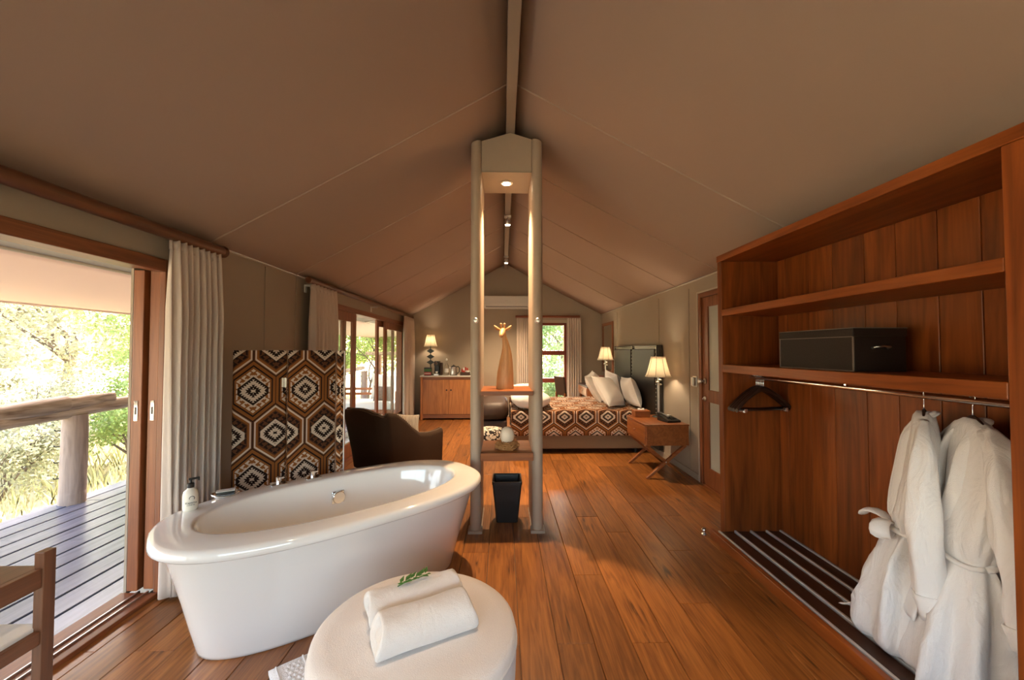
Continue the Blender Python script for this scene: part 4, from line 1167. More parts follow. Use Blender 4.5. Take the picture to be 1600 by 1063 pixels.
# ---------------------------------------------------------------- bed
BX0, BX1, BY0, BY1 = .14, 2.06, 5.60, 7.30
bed = thing('double_bed', 'double bed with kilim spread and tall dark leather headboard against the right wall', 'bed', (1.1, 6.45, 0))
boxpart('bed_base', MAT['bedbase'], bed, BX0 + .02, BX1, BY0 + .04, BY1 - .04, .06, .30, bev=.02)
boxpart('mattress', MAT['linen'], bed, BX0 + .015, BX1, BY0 + .03, BY1 - .03, .30, .58, bev=.05)
for x in (.3, 1.9):
    for y in (BY0 + .12, BY1 - .12):
        MB().lathe([(.03, 0), (.03, .06)], 12, (x, y, 0)).build('leg', MAT['dark'], bed, world=True)
# spread draped over the top, both long sides and the foot
def sprd(u, v):
    # v crosses the bed: near hem -> top -> far hem, u runs from foot hem to headboard
    drop = .345; r = .05; top = .605
    wY = BY1 - BY0; tot = drop * 2 + wY
    s = v * tot
    if s < drop: y, z = BY0, top - (drop - s)
    elif s > drop + wY: y, z = BY1, top - (s - drop - wY)
    else: y, z = BY0 + (s - drop), top
    totx = drop + (BX1 - BX0); q = u * totx
    if q < drop: x = BX0; zx = top - (drop - q)
    else: x = BX0 + q - drop; zx = top
    # round the edges
    def rnd_edge(d): return max(0, 1 - d / r) ** 2 * r * .55
    zz = min(z, zx)
    if zz >= top - 1e-6: zz -= max(rnd_edge(s - drop) if s < drop + wY / 2 else rnd_edge(drop + wY - s), rnd_edge(q - drop))
    wob = .012 * math.sin(9 * x + 1) if s < drop else 0
    wob2 = .012 * math.sin(8 * y) if q < drop else 0
    puff = .008 * math.sin(5 * x + 2 * y) * math.sin(4 * y)
    if s < drop: y -= .012 + wob * (top - z) / drop
    if s > drop + wY: y += .012
    if q < drop: x -= .012 + wob2
    return (x, y, zz + (puff if zz > top - .02 else 0))
sb = MB().grid(sprd, 60, 64, lambda u, v: (u * (.345 + BX1 - BX0), v * (.69 + BY1 - BY0) + .02))
sb.build('bedspread', MAT['kilim2'], bed, world=True, smooth=True, solid=.012)
hy0, hy1, hx0, hx1, hz = 5.36, 7.42, 2.08, 2.165, 1.525
hb_ = boxpart('headboard', MAT['blackleather'], bed, hx0 + .02, hx1, hy0, hy1, .10, hz, bev=.006)
hm = (hy0 + hy1) / 2
for ya, yb in ((hy0 + .045, hm - .028), (hm + .028, hy1 - .045)):
    MB().box(hx0 - .012, hx0 + .02, ya, yb, .2, hz - .05).build('upholstered_panel', MAT['headleather'], hb_, world=True, bev=.022, seg=4)
for ya, yb in ((hy0, hy0 + .045), (hm - .028, hm + .028), (hy1 - .045, hy1)):
    MB().box(hx0 + .002, hx0 + .022, ya + .002, yb - .002, .2, hz).build('leather_strip', MAT['blackleather'], hb_, world=True, bev=.004)
studs = []
ys = np.arange(hy0 + .02, hy1, .055); zs_ = np.arange(.55, hz - .02, .055)
me_st = None
for y in ys: studs.append((y, hz - .022))
for z in zs_:
    for y in (hy0 + .023, hm - .013, hm + .013, hy1 - .022): studs.append((y, z))
for y, z in studs:
    if me_st is None:
        k = MB().lathe([(.010, 0), (.009, .004), (.005, .008), (.001, .009)], 8)
        k.v = [(-p[2], p[0], p[1]) for p in k.v]
        o = k.build('stud', MAT['stud'], hb_, smooth=True); me_st = o.data
    else:
        o = bpy.data.objects.new('stud', me_st); COL.objects.link(o); o.parent = hb_
    o.location = (hx0 + .003 - 1.1, y - 6.45, z)
def pillow(label, loc, rot, w, h, t, seed):
    p = thing('pillow', label, 'pillow', loc, rot=rot, group='white pillows on the bed')
    cushion(MB(), w, h, t, .006, seed, .06).build('pillow_body', MAT['linen'], p, smooth=True)
    # flat sewn edge
    pts = []
    for i in range(49):
        a = i / 48 * 4
        k = int(a) % 4; f = a - int(a)
        c = [(-1, -1), (1, -1), (1, 1), (-1, 1), (-1, -1)]
        x = c[k][0] + (c[k + 1][0] - c[k][0]) * f; z = c[k][1] + (c[k + 1][1] - c[k][1]) * f
        px = x * w / 2 * (1 - .06 * (1 - z * z) * abs(x) ** 3); pz = z * h / 2 * (1 - .06 * (1 - x * x) * abs(z) ** 3)
        pts.append((px, 0, pz))
    MB().tube(pts, .008, 6).build('sewn_edge', MAT['linen'], p, smooth=True)
    return p
# local y faces the foot end after turning by -90 degrees about z; x rot leans it back
pillow('white pillow standing upright against the headboard, nearest the telephone', (1.93, 6.00, .83), (R(-18), R(3), R(84)), .70, .44, .20, 1)
pillow('white pillow leaning at the back of the bed, farthest from the telephone', (1.92, 6.86, .85), (R(-14), R(-4), R(90)), .70, .46, .19, 2)
pillow('white pillow in the front row of the bed, nearest the camera', (1.60, 6.00, .835), (R(-34), R(5), R(52)), .62, .50, .20, 3)
pillow('white pillow in the front row of the bed, beside the desk', (1.58, 6.72, .84), (R(-30), R(-6), R(66)), .60, .50, .20, 4)
dv = thing('rolled_duvet', 'white duvet rolled up across the foot of the bed', 'duvet', (.42, 6.4, .615))
rings = []
for j in range(31):
    s = j / 30; y = BY0 - .03 + (BY1 - BY0 + .02) * s - 6.4
    e = 1 if .08 < s < .92 else (.55 + .45 * math.sin(min(s, 1 - s) / .08 * math.pi / 2))
    ring = []
    for n in range(24):
        a = 2 * math.pi * n / 24; k = 1 + .04 * math.sin(3 * a + 7 * s) + .03 * math.sin(5 * a - 11 * s)
        ring.append((.28 * e * k * math.cos(a) - .02, y, .115 + .115 * e * k * math.sin(a) * (1.2 if math.sin(a) > 0 else .98)))
    rings.append(ring)
MB().loft(rings).build('duvet_roll', MAT['linen'], dv, smooth=True)

# bench and cowhide pouf at the foot of the bed
bnch = thing('leather_bench', 'dark brown leather bench beyond the foot of the bed', 'bench', (-.16, 6.75, 0))
MB().box(-.22, .22, -.55, .55, .05, .36).build('bench_base', MAT['leather'], bnch, bev=.02)
rings = []
for j in range(25):
    s = j / 24; y = -.58 + 1.16 * s; e = 1 if .1 < s < .9 else .72 + .28 * math.sin(min(s, 1 - s) / .1 * math.pi / 2)
    rings.append([((.25) * e * math.copysign(abs(math.cos(a)) ** .6, math.cos(a)), y, .50 + .145 * e * math.copysign(abs(math.sin(a)) ** .7, math.sin(a)) * (1 + .04 * math.sin(8 * s + 2 * a))) for a in np.linspace(0, 2 * math.pi, 24, endpoint=False)])
MB().loft(rings).build('seat_cushion', MAT['leather'], bnch, smooth=True)
for x in (-.18, .18):
    for y in (-.48, .48):
        MB().lathe([(.02, 0), (.028, .05)], 10, (x, y, 0)).build('leg', MAT['dark'], bnch)
m, nt, b = newmat('cow hide')
tc = nd(nt, 'ShaderNodeTexCoord'); n_ = nd(nt, 'ShaderNodeTexNoise'); n_.inputs['Scale'].default_value = 26; n_.inputs['Detail'].default_value = 2
nt.links.new(tc.outputs['Object'], n_.inputs['Vector'])
rp = nd(nt, 'ShaderNodeValToRGB'); rp.color_ramp.interpolation = 'CONSTANT'
rp.color_ramp.elements[0].color = (.02, .013, .01, 1); rp.color_ramp.elements[1].color = (.72, .64, .52, 1); rp.color_ramp.elements[1].position = .49
nt.links.new(n_.outputs[0], rp.inputs[0]); nt.links.new(rp.outputs[0], b.inputs['Base Color']); b.inputs['Roughness'].default_value = .85
MAT['cow'] = m
pf = thing('cowhide_stool', 'low black and white cowhide stool in front of the leather bench', 'stool', (-.19, 5.9, 0))
MB().lathe([(.17, .03), (.19, .04), (.20, .16), (.198, .26), (.18, .30), (.12, .315), (.001, .318)], 36).build('hide_cover', MAT['cow'], pf, smooth='auto', ang=60)
for a in (45, 135, 225, 315):
    MB().lathe([(.018, 0), (.018, .032)], 10, (.14 * math.cos(R(a)), .14 * math.sin(R(a)), 0)).build('foot', MAT['dark'], pf)

# ---------------------------------------------------------------- lamps
def pleated(r0, r1, z0, z1, n=44, amp=.02, flare=.25):
    mb = MB(); rings = []
    for j in range(9):
        v = j / 8; r = r0 + (r1 - r0) * (v ** (1 - flare)); z = z0 + (z1 - z0) * v
        rings.append([(r * (1 + amp * (-1) ** i) * math.cos(math.pi * i / n), r * (1 + amp * (-1) ** i) * math.sin(math.pi * i / n), z) for i in range(2 * n)])
    return mb.loft(rings, False, False)
def table_lamp(label, loc, H, rs, hs_, kind, energy):
    t = thing('table_lamp', label, 'lamp', loc, group='lamps with pleated cream shades')
    zs0 = H - hs_
    if kind == 'horn':
        MB().lathe([(.075, 0), (.078, .006), (.07, .016), (.03, .024), (.018, .034), (.015, .06)], 28).build('lamp_base', MAT['darkmetal'], t, smooth='auto')
        st = MB().tube([(0, 0, .05), (0, 0, zs0 + .08)], .013, 12).build('stem', MAT['steel'], t, smooth='auto')
        for i, z in enumerate((.66, .71, .76)):
            z = zs0 * z / .66 * .98 if False else zs0 - .10 + i * .028
            MB().sphere((.016 * (-1) ** i, -.010, z), .020, 12, 8, 1.2, 1.1, .6).build('ornament', MAT['stud'], st, smooth=True)
    else:
        MB().box(-.09, .09, -.05, .05, 0, .018).build('lamp_base', MAT['darkmetal'], t, bev=.004)
        st = MB().tube([(0, 0, .015), (0, 0, zs0 + .08)], .010, 10).build('stem', MAT['darkmetal'], t, smooth='auto')
        for z in (zs0 - .10, zs0 - .22, zs0 - .34):
            MB().loft([[(.001, -.012, z - .052), (.001, .012, z - .052), (-.001, .012, z - .052), (-.001, -.012, z - .052)], [(.085, -.012, z), (.085, .012, z), (-.085, .012, z), (-.085, -.012, z)], [(.001, -.012, z + .052), (.001, .012, z + .052), (-.001, .012, z + .052), (-.001, -.012, z + .052)]]).build('ornament', MAT['darkmetal'], st)
    sh = pleated(rs, rs * .54, zs0, H).build('lamp_shade', MAT['shade'], t, smooth=True, solid=.002)
    for i in range(8):
        a = 2 * math.pi * i / 8 + .2
        MB().tube([((rs + (rs * .54 - rs) * (v ** .75)) * 1.025 * math.cos(a), (rs + (rs * .54 - rs) * (v ** .75)) * 1.025 * math.sin(a), zs0 + hs_ * v) for v in (0, .1, .25, .5, .75, 1)], .0028, 5).build('shade_rib', MAT['shade_rib'], sh, smooth=True)
    for z, r_ in ((zs0, rs), (H, rs * .54)):
        MB().tube([(r_ * 1.01 * math.cos(2 * math.pi * i / 40), r_ * 1.01 * math.sin(2 * math.pi * i / 40), z) for i in range(41)], .004, 6).build('shade_trim', MAT['shade'], sh, smooth=True)
    MB().sphere((0, 0, zs0 + hs_ * .45), .03, 14, 10).build('bulb', MAT['bulb'], t, smooth=True)
    l = lamp('POINT', 'lamp_bulb_light', (0, 0, 0), energy, (1.0, .79, .54), .035); l.parent = t; l.location = (0, 0, zs0 + hs_ * .45)
    return t
table_lamp('lit lamp with cream shade on the nightstand beside the telephone', (1.955, 4.98, .615), .755, .155, .245, 'horn', 20)
table_lamp('lit lamp with cream shade on the desk behind the bed', (1.97, 7.62, .76), .755, .15, .245, 'horn', 10)
table_lamp('lit lamp with zigzag dark metal stem on the wooden cabinet', (-1.55, 8.56, .925), .86, .14, .245, 'zig', 20)

# ---------------------------------------------------------------- nightstand and what stands on it
ns = thing('nightstand', 'wooden nightstand on crossed legs beside the bed', 'nightstand', (1.86, 4.82, 0))
nx0, nx1, ny0, ny1 = 1.605, 2.10, 4.48, 5.17
boxpart('case', MAT['ns_y'], ns, nx0 + .012, nx1, ny0, ny1, .375, .597)
boxpart('top', MAT['ns_y'], ns, nx0, nx1 + .005, ny0 - .006, ny1 + .006, .597, .614)
dr = boxpart('drawer', MAT['ns_y'], ns, nx0 + .002, nx0 + .014, ny0 + .02, ny1 - .02, .40, .585)
MB().sphere((nx0 - .012, (ny0 + ny1) / 2, .495), .014, 12, 8).build('knob', MAT['ns_y'], dr, world=True, smooth=True)
for y in (ny0 + .03, ny1 - .03):
    s = -1 if y < 4.8 else 1
    MB().bar((nx0 + .02, y, 0), (nx1 - .03, y, .375), .03, .04, up=(0, 1, 0)).build('leg', MAT['ns_x'], ns, world=True, bev=.003)
    MB().bar((nx1 - .03, y + s * -.032, 0), (nx0 + .02, y + s * -.032, .375), .03, .04, up=(0, 1, 0)).build('leg', MAT['ns_x'], ns, world=True, bev=.003)
    MB().sphere((1.8425, y + s * .018 if s < 0 else y, .1875), .009, 8, 6).build('bolt', MAT['steel'], ns, world=True, smooth=True)
MB().bar((1.85, ny0 + .03, .19), (1.85, ny1 - .03, .19), .022, .022).build('stretcher', MAT['ns_y'], ns, world=True)
ph = thing('telephone', 'black desk telephone on the nightstand', 'telephone', (1.965, 4.70, .6145), R(12))
MB().prism([(-.11, 0), (.11, 0), (.11, .062), (-.11, .022)], 'x', -.085, .085).build('telephone_body', MAT['dark'], ph, bev=.006)
hs2 = MB().tube([(-.062, -.105, .050), (-.062, -.08, .066), (-.062, 0, .075), (-.062, .08, .088), (-.062, .105, .082)], [.020, .024, .015, .024, .020], 12, flat=.75).build('handset', MAT['dark'], ph, smooth=True, sub=1)
for i in range(3):
    for j in range(4):
        MB().box(-.015 + .026 * i, .003 + .026 * i, -.07 + .026 * j, -.054 + .026 * j, .030 + .0047 * j, .040 + .0047 * j).build('key', MAT['blackleather'], ph, bev=.002)
MB().box(-.01, .06, .045, .095, .060, .0615).build('card', MAT['white'], ph)
wb = thing('tissue_box', 'wooden tissue box on the nightstand next to the bed', 'box', (1.75, 5.04, .6145), 0)
MB().box(-.095, .095, -.07, .07, 0, .078).build('case', MAT['ns_x'], wb, bev=.004)
MB().box(-.098, .098, -.073, .073, .062, .080).build('lid', MAT['ns_x'], wb, bev=.003)
MB().grid(lambda u, v: (-.04 + .08 * u, -.012 + .024 * v, .081 + .018 * math.sin(math.pi * v) * (1 + .3 * math.sin(9 * u))), 10, 6).build('tissue', MAT['linen'], wb, smooth=True, solid=.002)

# ---------------------------------------------------------------- far right corner: mirror, desk, desk chair, socket
mi = thing('wall_mirror', 'tall narrow mirror in an orange wood frame leaning on the right wall', 'mirror', (2.17, 8.2, 1.0))
my0, my1, mz0, mz1 = 7.78, 8.60, 1.0, 2.03
MB().box(2.163, 2.172, my0 + .05, my1 - .05, mz0 + .05, mz1 - .05).build('mirror_glass', MAT['mirror'], mi, world=True)
for a in ((my0, my0 + .06, mz0, mz1), (my1 - .06, my1, mz0, mz1)):
    boxpart('frame_side', MAT['door_z'], mi, 2.148, 2.174, *a)
for a in ((my0 + .06, my1 - .06, mz0, mz0 + .06), (my0 + .06, my1 - .06, mz1 - .06, mz1)):
    boxpart('frame_rail', MAT['door_y'], mi, 2.148, 2.174, *a)
so = thing('wall_socket', 'white wall socket plate under the wooden mirror', 'socket', (2.176, 7.66, .93))
MB().box(-.008, 0, -.06, .06, -.04, .04).build('plate', MAT['white'], so, bev=.003)
MB().box(-.011, -.007, -.02, .02, -.02, .02).build('rocker', MAT['white'], so, bev=.001)
dk = thing('writing_desk', 'wooden writing desk in the far corner with rounded front and drawer', 'desk', (1.9, 8.0, 0))
pl = [(2.15, 7.45), (2.15, 8.58), (1.66, 8.58), (1.60, 8.45), (1.60, 7.58), (1.66, 7.45)]
MB().prism(pl, 'z', .73, .758).build('desk_top', MAT['leather'], dk, world=True, bev=.006)
MB().prism([(x * .98 + .036, y * .98 + .16) for x, y in pl], 'z', .56, .73).build('apron', MAT['ns_y'], dk, world=True, bev=.004)
dd = MB().box(1.596, 1.606, 7.62, 8.40, .585, .71).build('drawer', MAT['ns_y'], dk, world=True, bev=.003)
MB().sphere((1.588, 8.0, .65), .012, 10, 6).build('knob', MAT['stud'], dd, world=True, smooth=True)
for x, y in ((1.66, 7.56), (1.66, 8.48), (2.10, 7.56), (2.10, 8.48)):
    MB().box(x - .022, x + .022, y - .022, y + .022, 0, .565).build('leg', MAT['ns_x'], dk, world=True, bev=.004)
dc = thing('desk_chair', 'dark leather desk chair standing in front of the red window', 'chair', (1.33, 7.95, 0), R(-72))
MB().box(-.22, .22, -.22, .22, .43, .50).build('seat', MAT['leather'], dc, bev=.02, seg=3)
MB().loft([[(-.21, -.20 - .05 * v + .02 * 0, .56 + .38 * v), (.21, -.20 - .05 * v, .56 + .38 * v), (.21, -.155 - .05 * v, .56 + .38 * v), (-.21, -.155 - .05 * v, .56 + .38 * v)] for v in (0, .5, 1)]).build('backrest', MAT['leather'], dc, bev=.012, seg=3)
for x in (-.19, .19):
    MB().bar((x, .19, 0), (x, .19, .43), .04, .04).build('leg', MAT['ns_x'], dc, bev=.003)
    MB().bar((x, -.24, 0), (x, -.19, .62), .04, .04).build('leg', MAT['ns_x'], dc, bev=.003)
dbx = thing('menu_stand', 'reddish leather menu box standing on the writing desk', 'box', (1.93, 7.86, .7585), R(10))
MB().prism([(-.07, 0), (.07, 0), (.05, .20), (-.05, .20)], 'y', -.05, .05).build('box_body', MAT['redleather'] if 'redleather' in MAT else MAT.setdefault('redleather', plain('red brown leather', (.15, .04, .025), .4, noise=.15, nscale=40)), dbx, bev=.006)
MB().box(-.03, .03, -.056, -.05, .03, .17).build('plaque', MAT['leather'], dbx, bev=.002)
mg = thing('desk_folder', 'black and white printed folder lying open on the writing desk', 'folder', (1.78, 7.80, .7585), R(14))
MB().box(-.11, .11, -.15, .15, 0, .010).build('cover', MAT['dark'], mg, bev=.002)
MB().box(-.095, .095, -.14, .14, .010, .018).build('pages', MAT['white'], mg, bev=.001)
for i in range(3):
    MB().box(-.08, .08, -.11 + .08 * i, -.07 + .08 * i, .018, .0186).build('printed_block', MAT['ink'], mg)

# ---------------------------------------------------------------- cabinet with tea things
cb = thing('tea_cabinet', 'two door wooden cabinet with pale stone top against the far wall', 'cabinet', (-1.13, 8.58, 0))
cx0, cx1, cy0, cy1 = -1.73, -.545, 8.40, 8.742
boxpart('carcass', MAT['cab_x'], cb, cx0 + .01, cx1 - .01, cy0 + .02, cy1, .06, .895)
boxpart('plinth', MAT['cab_x'], cb, cx0, cx1, cy0 + .01, cy1, .03, .11)
boxpart('stile', MAT['cab_z'], cb, cx0, cx0 + .05, cy0, cy1, 0, .895)
boxpart('stile', MAT['cab_z'], cb, cx1 - .05, cx1, cy0, cy1, 0, .895)
boxpart('top_rail', MAT['cab_x'], cb, cx0 + .05, cx1 - .05, cy0 + .002, cy0 + .03, .84, .895)
boxpart('worktop', MAT['stone'], cb, cx0 - .012, cx1 + .012, cy0 - .02, cy1, .895, .923, bev=.005)
mx_ = (cx0 + cx1) / 2
for xa, xb, kx in ((cx0 + .052, mx_ - .002, mx_ - .045), (mx_ + .002, cx1 - .052, mx_ + .045)):
    d_ = boxpart('door', MAT['cab_z'], cb, xa, xb, cy0 + .004, cy0 + .024, .115, .837)
    MB().lathe([(.018, -.006), (.018, .006)], 14, (0, 0, 0)).build('finger_pull', MAT['leather'], d_).matrix_local = Matrix.Translation((kx + 1.13, cy0 + .003 - 8.58, .62)) @ Matrix.Rotation(R(90), 4, 'X')
zt = .9232
tn = thing('tea_tin', 'colourful tea tin with green and red bands beside the lamp on the cabinet', 'tin', (-1.585, 8.46, zt))
MB().box(-.075, .075, -.045, .045, 0, .17).build('tin_body', MAT['dark'], tn, bev=.006)
MB().box(-.072, .072, -.047, -.0445, .015, .075).build('red_band', MAT['redmug'], tn)
MB().box(-.072, .072, -.047, -.0445, .085, .14).build('green_band', MAT['sprig'], tn)
for i in range(4):
    MB().sphere((-.05 + .033 * i, -.047, .045), .012, 8, 6, 1, .3, 1).build('printed_dot', MAT['stud'], tn)
cm = thing('coffee_machine', 'black capsule coffee machine on the cabinet', 'coffee machine', (-1.405, 8.55, zt))
MB().box(-.055, .055, -.02, .14, 0, .30).build('housing', MAT['dark'], cm, bev=.02, seg=3)
MB().box(-.05, .05, -.13, -.02, .20, .305).build('brew_head', MAT['dark'], cm, bev=.02, seg=3)
MB().box(-.05, .05, -.13, -.02, 0, .035).build('drip_tray', MAT['steel'], cm, bev=.004)
MB().lathe([(.032, -.004), (.032, .004)], 18).build('dial', MAT['chrome'], cm).matrix_local = Matrix.Translation((0, -.132, .255)) @ Matrix.Rotation(R(90), 4, 'X')
MB().lathe([(.020, .036), (.028, .085), (.026, .085), (.018, .04)], 16, (0, -.075, 0)).build('cup', MAT['white'], cm, smooth=True)
MB().box(.056, .10, .0, .13, 0, .27).build('water_tank', MAT['leather'], cm, bev=.012)
wb_ = thing('water_bottle', 'tall clear glass water bottle on the cabinet', 'bottle', (-1.205, 8.55, zt))
MB().lathe([(.001, .001), (.040, .001), (.042, .008), (.042, .18), (.036, .215), (.018, .25), (.015, .29), (.015, .325)], 24).build('glass_body', MAT['clear'], wb_, smooth='auto')
MB().lathe([(.017, .315), (.020, .32), (.020, .345), (.010, .36), (.001, .362)], 16).build('stopper', MAT['white'], wb_, smooth='auto')
MB().lathe([(.0425, .06), (.0425, .14)], 24, cap0=False, cap1=False).build('paper_label', MAT['white'], wb_)
kt = thing('kettle', 'steel electric kettle with black handle on the cabinet', 'kettle', (-1.055, 8.55, zt))
MB().lathe([(.075, .012), (.078, .02), (.070, .10), (.056, .17), (.052, .18)], 28).build('kettle_body', MAT['steel'], kt, smooth='auto')
MB().lathe([(.052, .178), (.050, .195), (.030, .205), (.010, .21), (.010, .225), (.001, .228)], 20).build('lid', MAT['dark'], kt, smooth='auto')
MB().lathe([(.08, 0), (.08, .013)], 28).build('power_base', MAT['dark'], kt)
MB().tube([(.055, 0, .18), (.10, 0, .185), (.125, 0, .15), (.118, 0, .07), (.078, 0, .035)], [.012, .012, .011, .010, .010], 10).build('handle', MAT['dark'], kt, smooth=True)
MB().tube([(-.05, 0, .14), (-.085, 0, .165), (-.092, 0, .168)], [.022, .012, .010], 10).build('spout', MAT['steel'], kt, smooth=True)
tr = thing('tea_tray', 'dark tray of cups and sachets at the right end of the cabinet', 'tray', (-.80, 8.53, zt))
MB().box(-.105, .10, -.09, .13, 0, .012).box(-.105, -.095, -.09, .13, .012, .07).box(.09, .10, -.09, .13, .012, .07).box(-.095, .09, -.09, -.08, .012, .07).box(-.095, .09, .12, .13, .012, .07).build('tray_body', MAT['leather'], tr, bev=.003)
for i, (x, y) in enumerate(((-.05, .0), (.045, -.02))):
    c_ = thing('tea_cup', ('red and white mug on the tea tray nearest the kettle', 'white mug on the tea tray nearest the partition column')[i], 'cup', (-.80 + x, 8.53 + y, zt + .0125))
    MB().lathe([(.028, 0), (.036, .004), (.040, .09), (.037, .09), (.033, .01), (.001, .008)], 20).build('cup_body', MAT['redmug' if i == 0 else 'white'], c_, smooth='auto')
    MB().tube([(.037, 0, .075), (.060, 0, .07), (.060, 0, .03), (.036, 0, .02)], .006, 8).build('handle', MAT['white'], c_, smooth=True)
for i, (x, h, c_) in enumerate(((-.075, .12, 'redmug'), (-.045, .145, 'white'), (-.008, .16, 'redmug'), (.03, .14, 'redmug'))):
    s_ = tag(MB().box(-.016, .016, -.012, .012, 0, h).build('sachet', MAT[c_], bev=.004), ('short red sachet standing at the left of the tea tray', 'white sachet between red ones on the tea tray', 'tallest red sachet standing on the tea tray', 'red sachet at the right end of the tea tray')[i], 'sachet', 'sachets on the tea tray')
    s_.location = (-.80 + x, 8.53 + .085, zt + .0125)

# ---------------------------------------------------------------- air conditioner and ridge spotlights
au = thing('air_conditioner', 'white wall mounted air conditioner high on the far wall', 'air conditioner', (.077, YF - .005, 2.36))
rings = []
for x in (-.485, .485):
    rings.append([(x, 0, .0), (x, -.15, .0), (x, -.19, .03), (x, -.20, .10), (x, -.19, .27), (x, 0, .275)])
MB().loft(rings).build('housing', MAT['white'], au, bev=.008)
MB().box(-.46, .46, -.192, -.10, -.004, .014).build('louvre', MAT['white'], au, bev=.002)
MB().box(-.45, .45, -.197, -.19, .034, .046).build('air_slot', MAT['dark'], au)
MB().box(-.03, .03, -.203, -.199, .165, .175).build('badge', MAT['steel'], au)
for k_, (y, lab_) in enumerate(((.35, 'added unseen spotlight on the ridge beam above the viewer for warm fill'), (5.25, 'small spotlight on the ridge beam nearest the partition'), (7.55, 'small spotlight on the ridge beam near the far gable'))):  # the first spotlight is added out of view, as warm fill for the foreground
    sp2 = thing('ridge_spotlight', lab_, 'spotlight', (RX, y, RZ - .135), group='spotlights on the ridge beam')
    MB().box(-.045, .045, -.045, .045, -.022, 0).build('mount', MAT['steel'], sp2, bev=.003)
    MB().tube([(0, 0, -.02), (0, 0, -.055)], .010, 10).build('stem', MAT['steel'], sp2)
    MB().lathe([(.036, -.125), (.040, -.120), (.040, -.06), (.030, -.050), (.012, -.048)], 22).build('can', MAT['steel'], sp2, smooth='auto')
    MB().lathe([(.001, -.128), (.033, -.128), (.033, -.123), (.001, -.123)], 18).build('lens', MAT['down'], sp2)
    l = lamp('SPOT', 'ridge_spot_light', (0, 0, 0), (75, 340, 310)[k_], WARM, .03, spot_size=R(95), spot_blend=.7); l.parent = sp2; l.location = (0, 0, -.135)

# door stop
dst = thing('door_stop', 'small chrome door stop on the floor beside the wardrobe', 'door stop', (1.587, 3.148, 0))
MB().lathe([(.020, 0), (.020, .006), (.012, .012), (.012, .02)], 16).build('base', MAT['steel'], dst, smooth='auto')
MB().sphere((0, 0, .034), .019, 16, 10).build('ball', MAT['chrome'], dst, smooth=True)

# ---------------------------------------------------------------- slatted wooden stand, bottom left corner
st = thing('wooden_stand', 'brown wooden stand with side rails and white shelves by the open sliding door', 'stand', (-1.52, .95, 0))
SX0, SX1, SY0, SY1 = -1.66, -1.325, .72, 1.20
for x in (SX0, SX1):
    for y in (SY0, SY1):
        MB().box(x - .014, x + .014, y - .016, y + .016, 0, .872).build('post', MAT['chair_wood'], st, world=True, bev=.002)
for z, h in ((.80, .055), (.632, .038), (.475, .038), (.20, .038)):
    for x in (SX0, SX1):
        MB().box(x - .009, x + .009, SY0 + .016, SY1 - .016, z - h / 2, z + h / 2).build('side_rail', MAT['chair_wood_y'], st, world=True, bev=.002)
for z in (.632, .472, .18):
    MB().box(SX0 + .01, SX1 - .01, SY0 - .01, SY1 + .005, z + .012, z + .028).build('shelf_board', MAT['white_shelf'] if 'white_shelf' in MAT else MAT.setdefault('white_shelf', plain('white laminate', (.80, .79, .77), .3)), st, world=True, bev=.003)
MB().box(SX0 + .01, SX1 - .01, SY0 - .01, SY1 + .005, .812, .826).build('top_tray', MAT['chair_wood_y'], st, world=True, bev=.003)
MB().box(SX0 + .16, SX0 + .18, SY0 - .3 + .3, SY1 + .02, .845, .866).build('grip_rail', MAT['chair_wood_y'], st, world=True, bev=.003)
for y in (SY0 + .02, SY1 - .02):
    MB().box(SX0 + .162, SX0 + .178, y - .008, y + .008, .826, .846).build('grip_support', MAT['chair_wood'], st, world=True)

# ---------------------------------------------------------------- veranda
deck = tag(MB().box(-4.42, XL - WT - .07, -3.0, 13.0, -.42, -.16).build('deck', MAT['bark']), kind='structure')
bwid = .195
me_b = {}
x = XL - WT - .085
row = 0
while x > -4.45:
    for ya, yb in ((-3.0, 3.4 + (row % 3) * .9), (3.4 + (row % 3) * .9, 13.0)):
        key = round(yb - ya, 2)
        if key not in me_b:
            w = bwid - .019; h = .045; b_ = .004; L = key - .004
            V = [(-w / 2, 0, 0), (w / 2, 0, 0), (w / 2, L, 0), (-w / 2, L, 0), (-w / 2, 0, h - b_), (w / 2, 0, h - b_), (w / 2, L, h - b_), (-w / 2, L, h - b_), (-w / 2 + b_, 0, h), (w / 2 - b_, 0, h), (w / 2 - b_, L, h), (-w / 2 + b_, L, h)]
            F = [(3, 2, 1, 0), (8, 9, 10, 11)] + [f for i in range(4) for f in ((i, (i + 1) % 4, 4 + (i + 1) % 4, 4 + i), (4 + i, 4 + (i + 1) % 4, 8 + (i + 1) % 4, 8 + i))]
            me = bpy.data.meshes.new('deck_board'); me.from_pydata(V, [], F); me.materials.append(MAT['deck']); me_b[key] = me
        o = bpy.data.objects.new('deck_board', me_b[key]); COL.objects.link(o); o.parent = deck
        o.location = (x - bwid / 2, ya, -.155 + rnd.uniform(-.001, .001))
    x -= bwid; row += 1
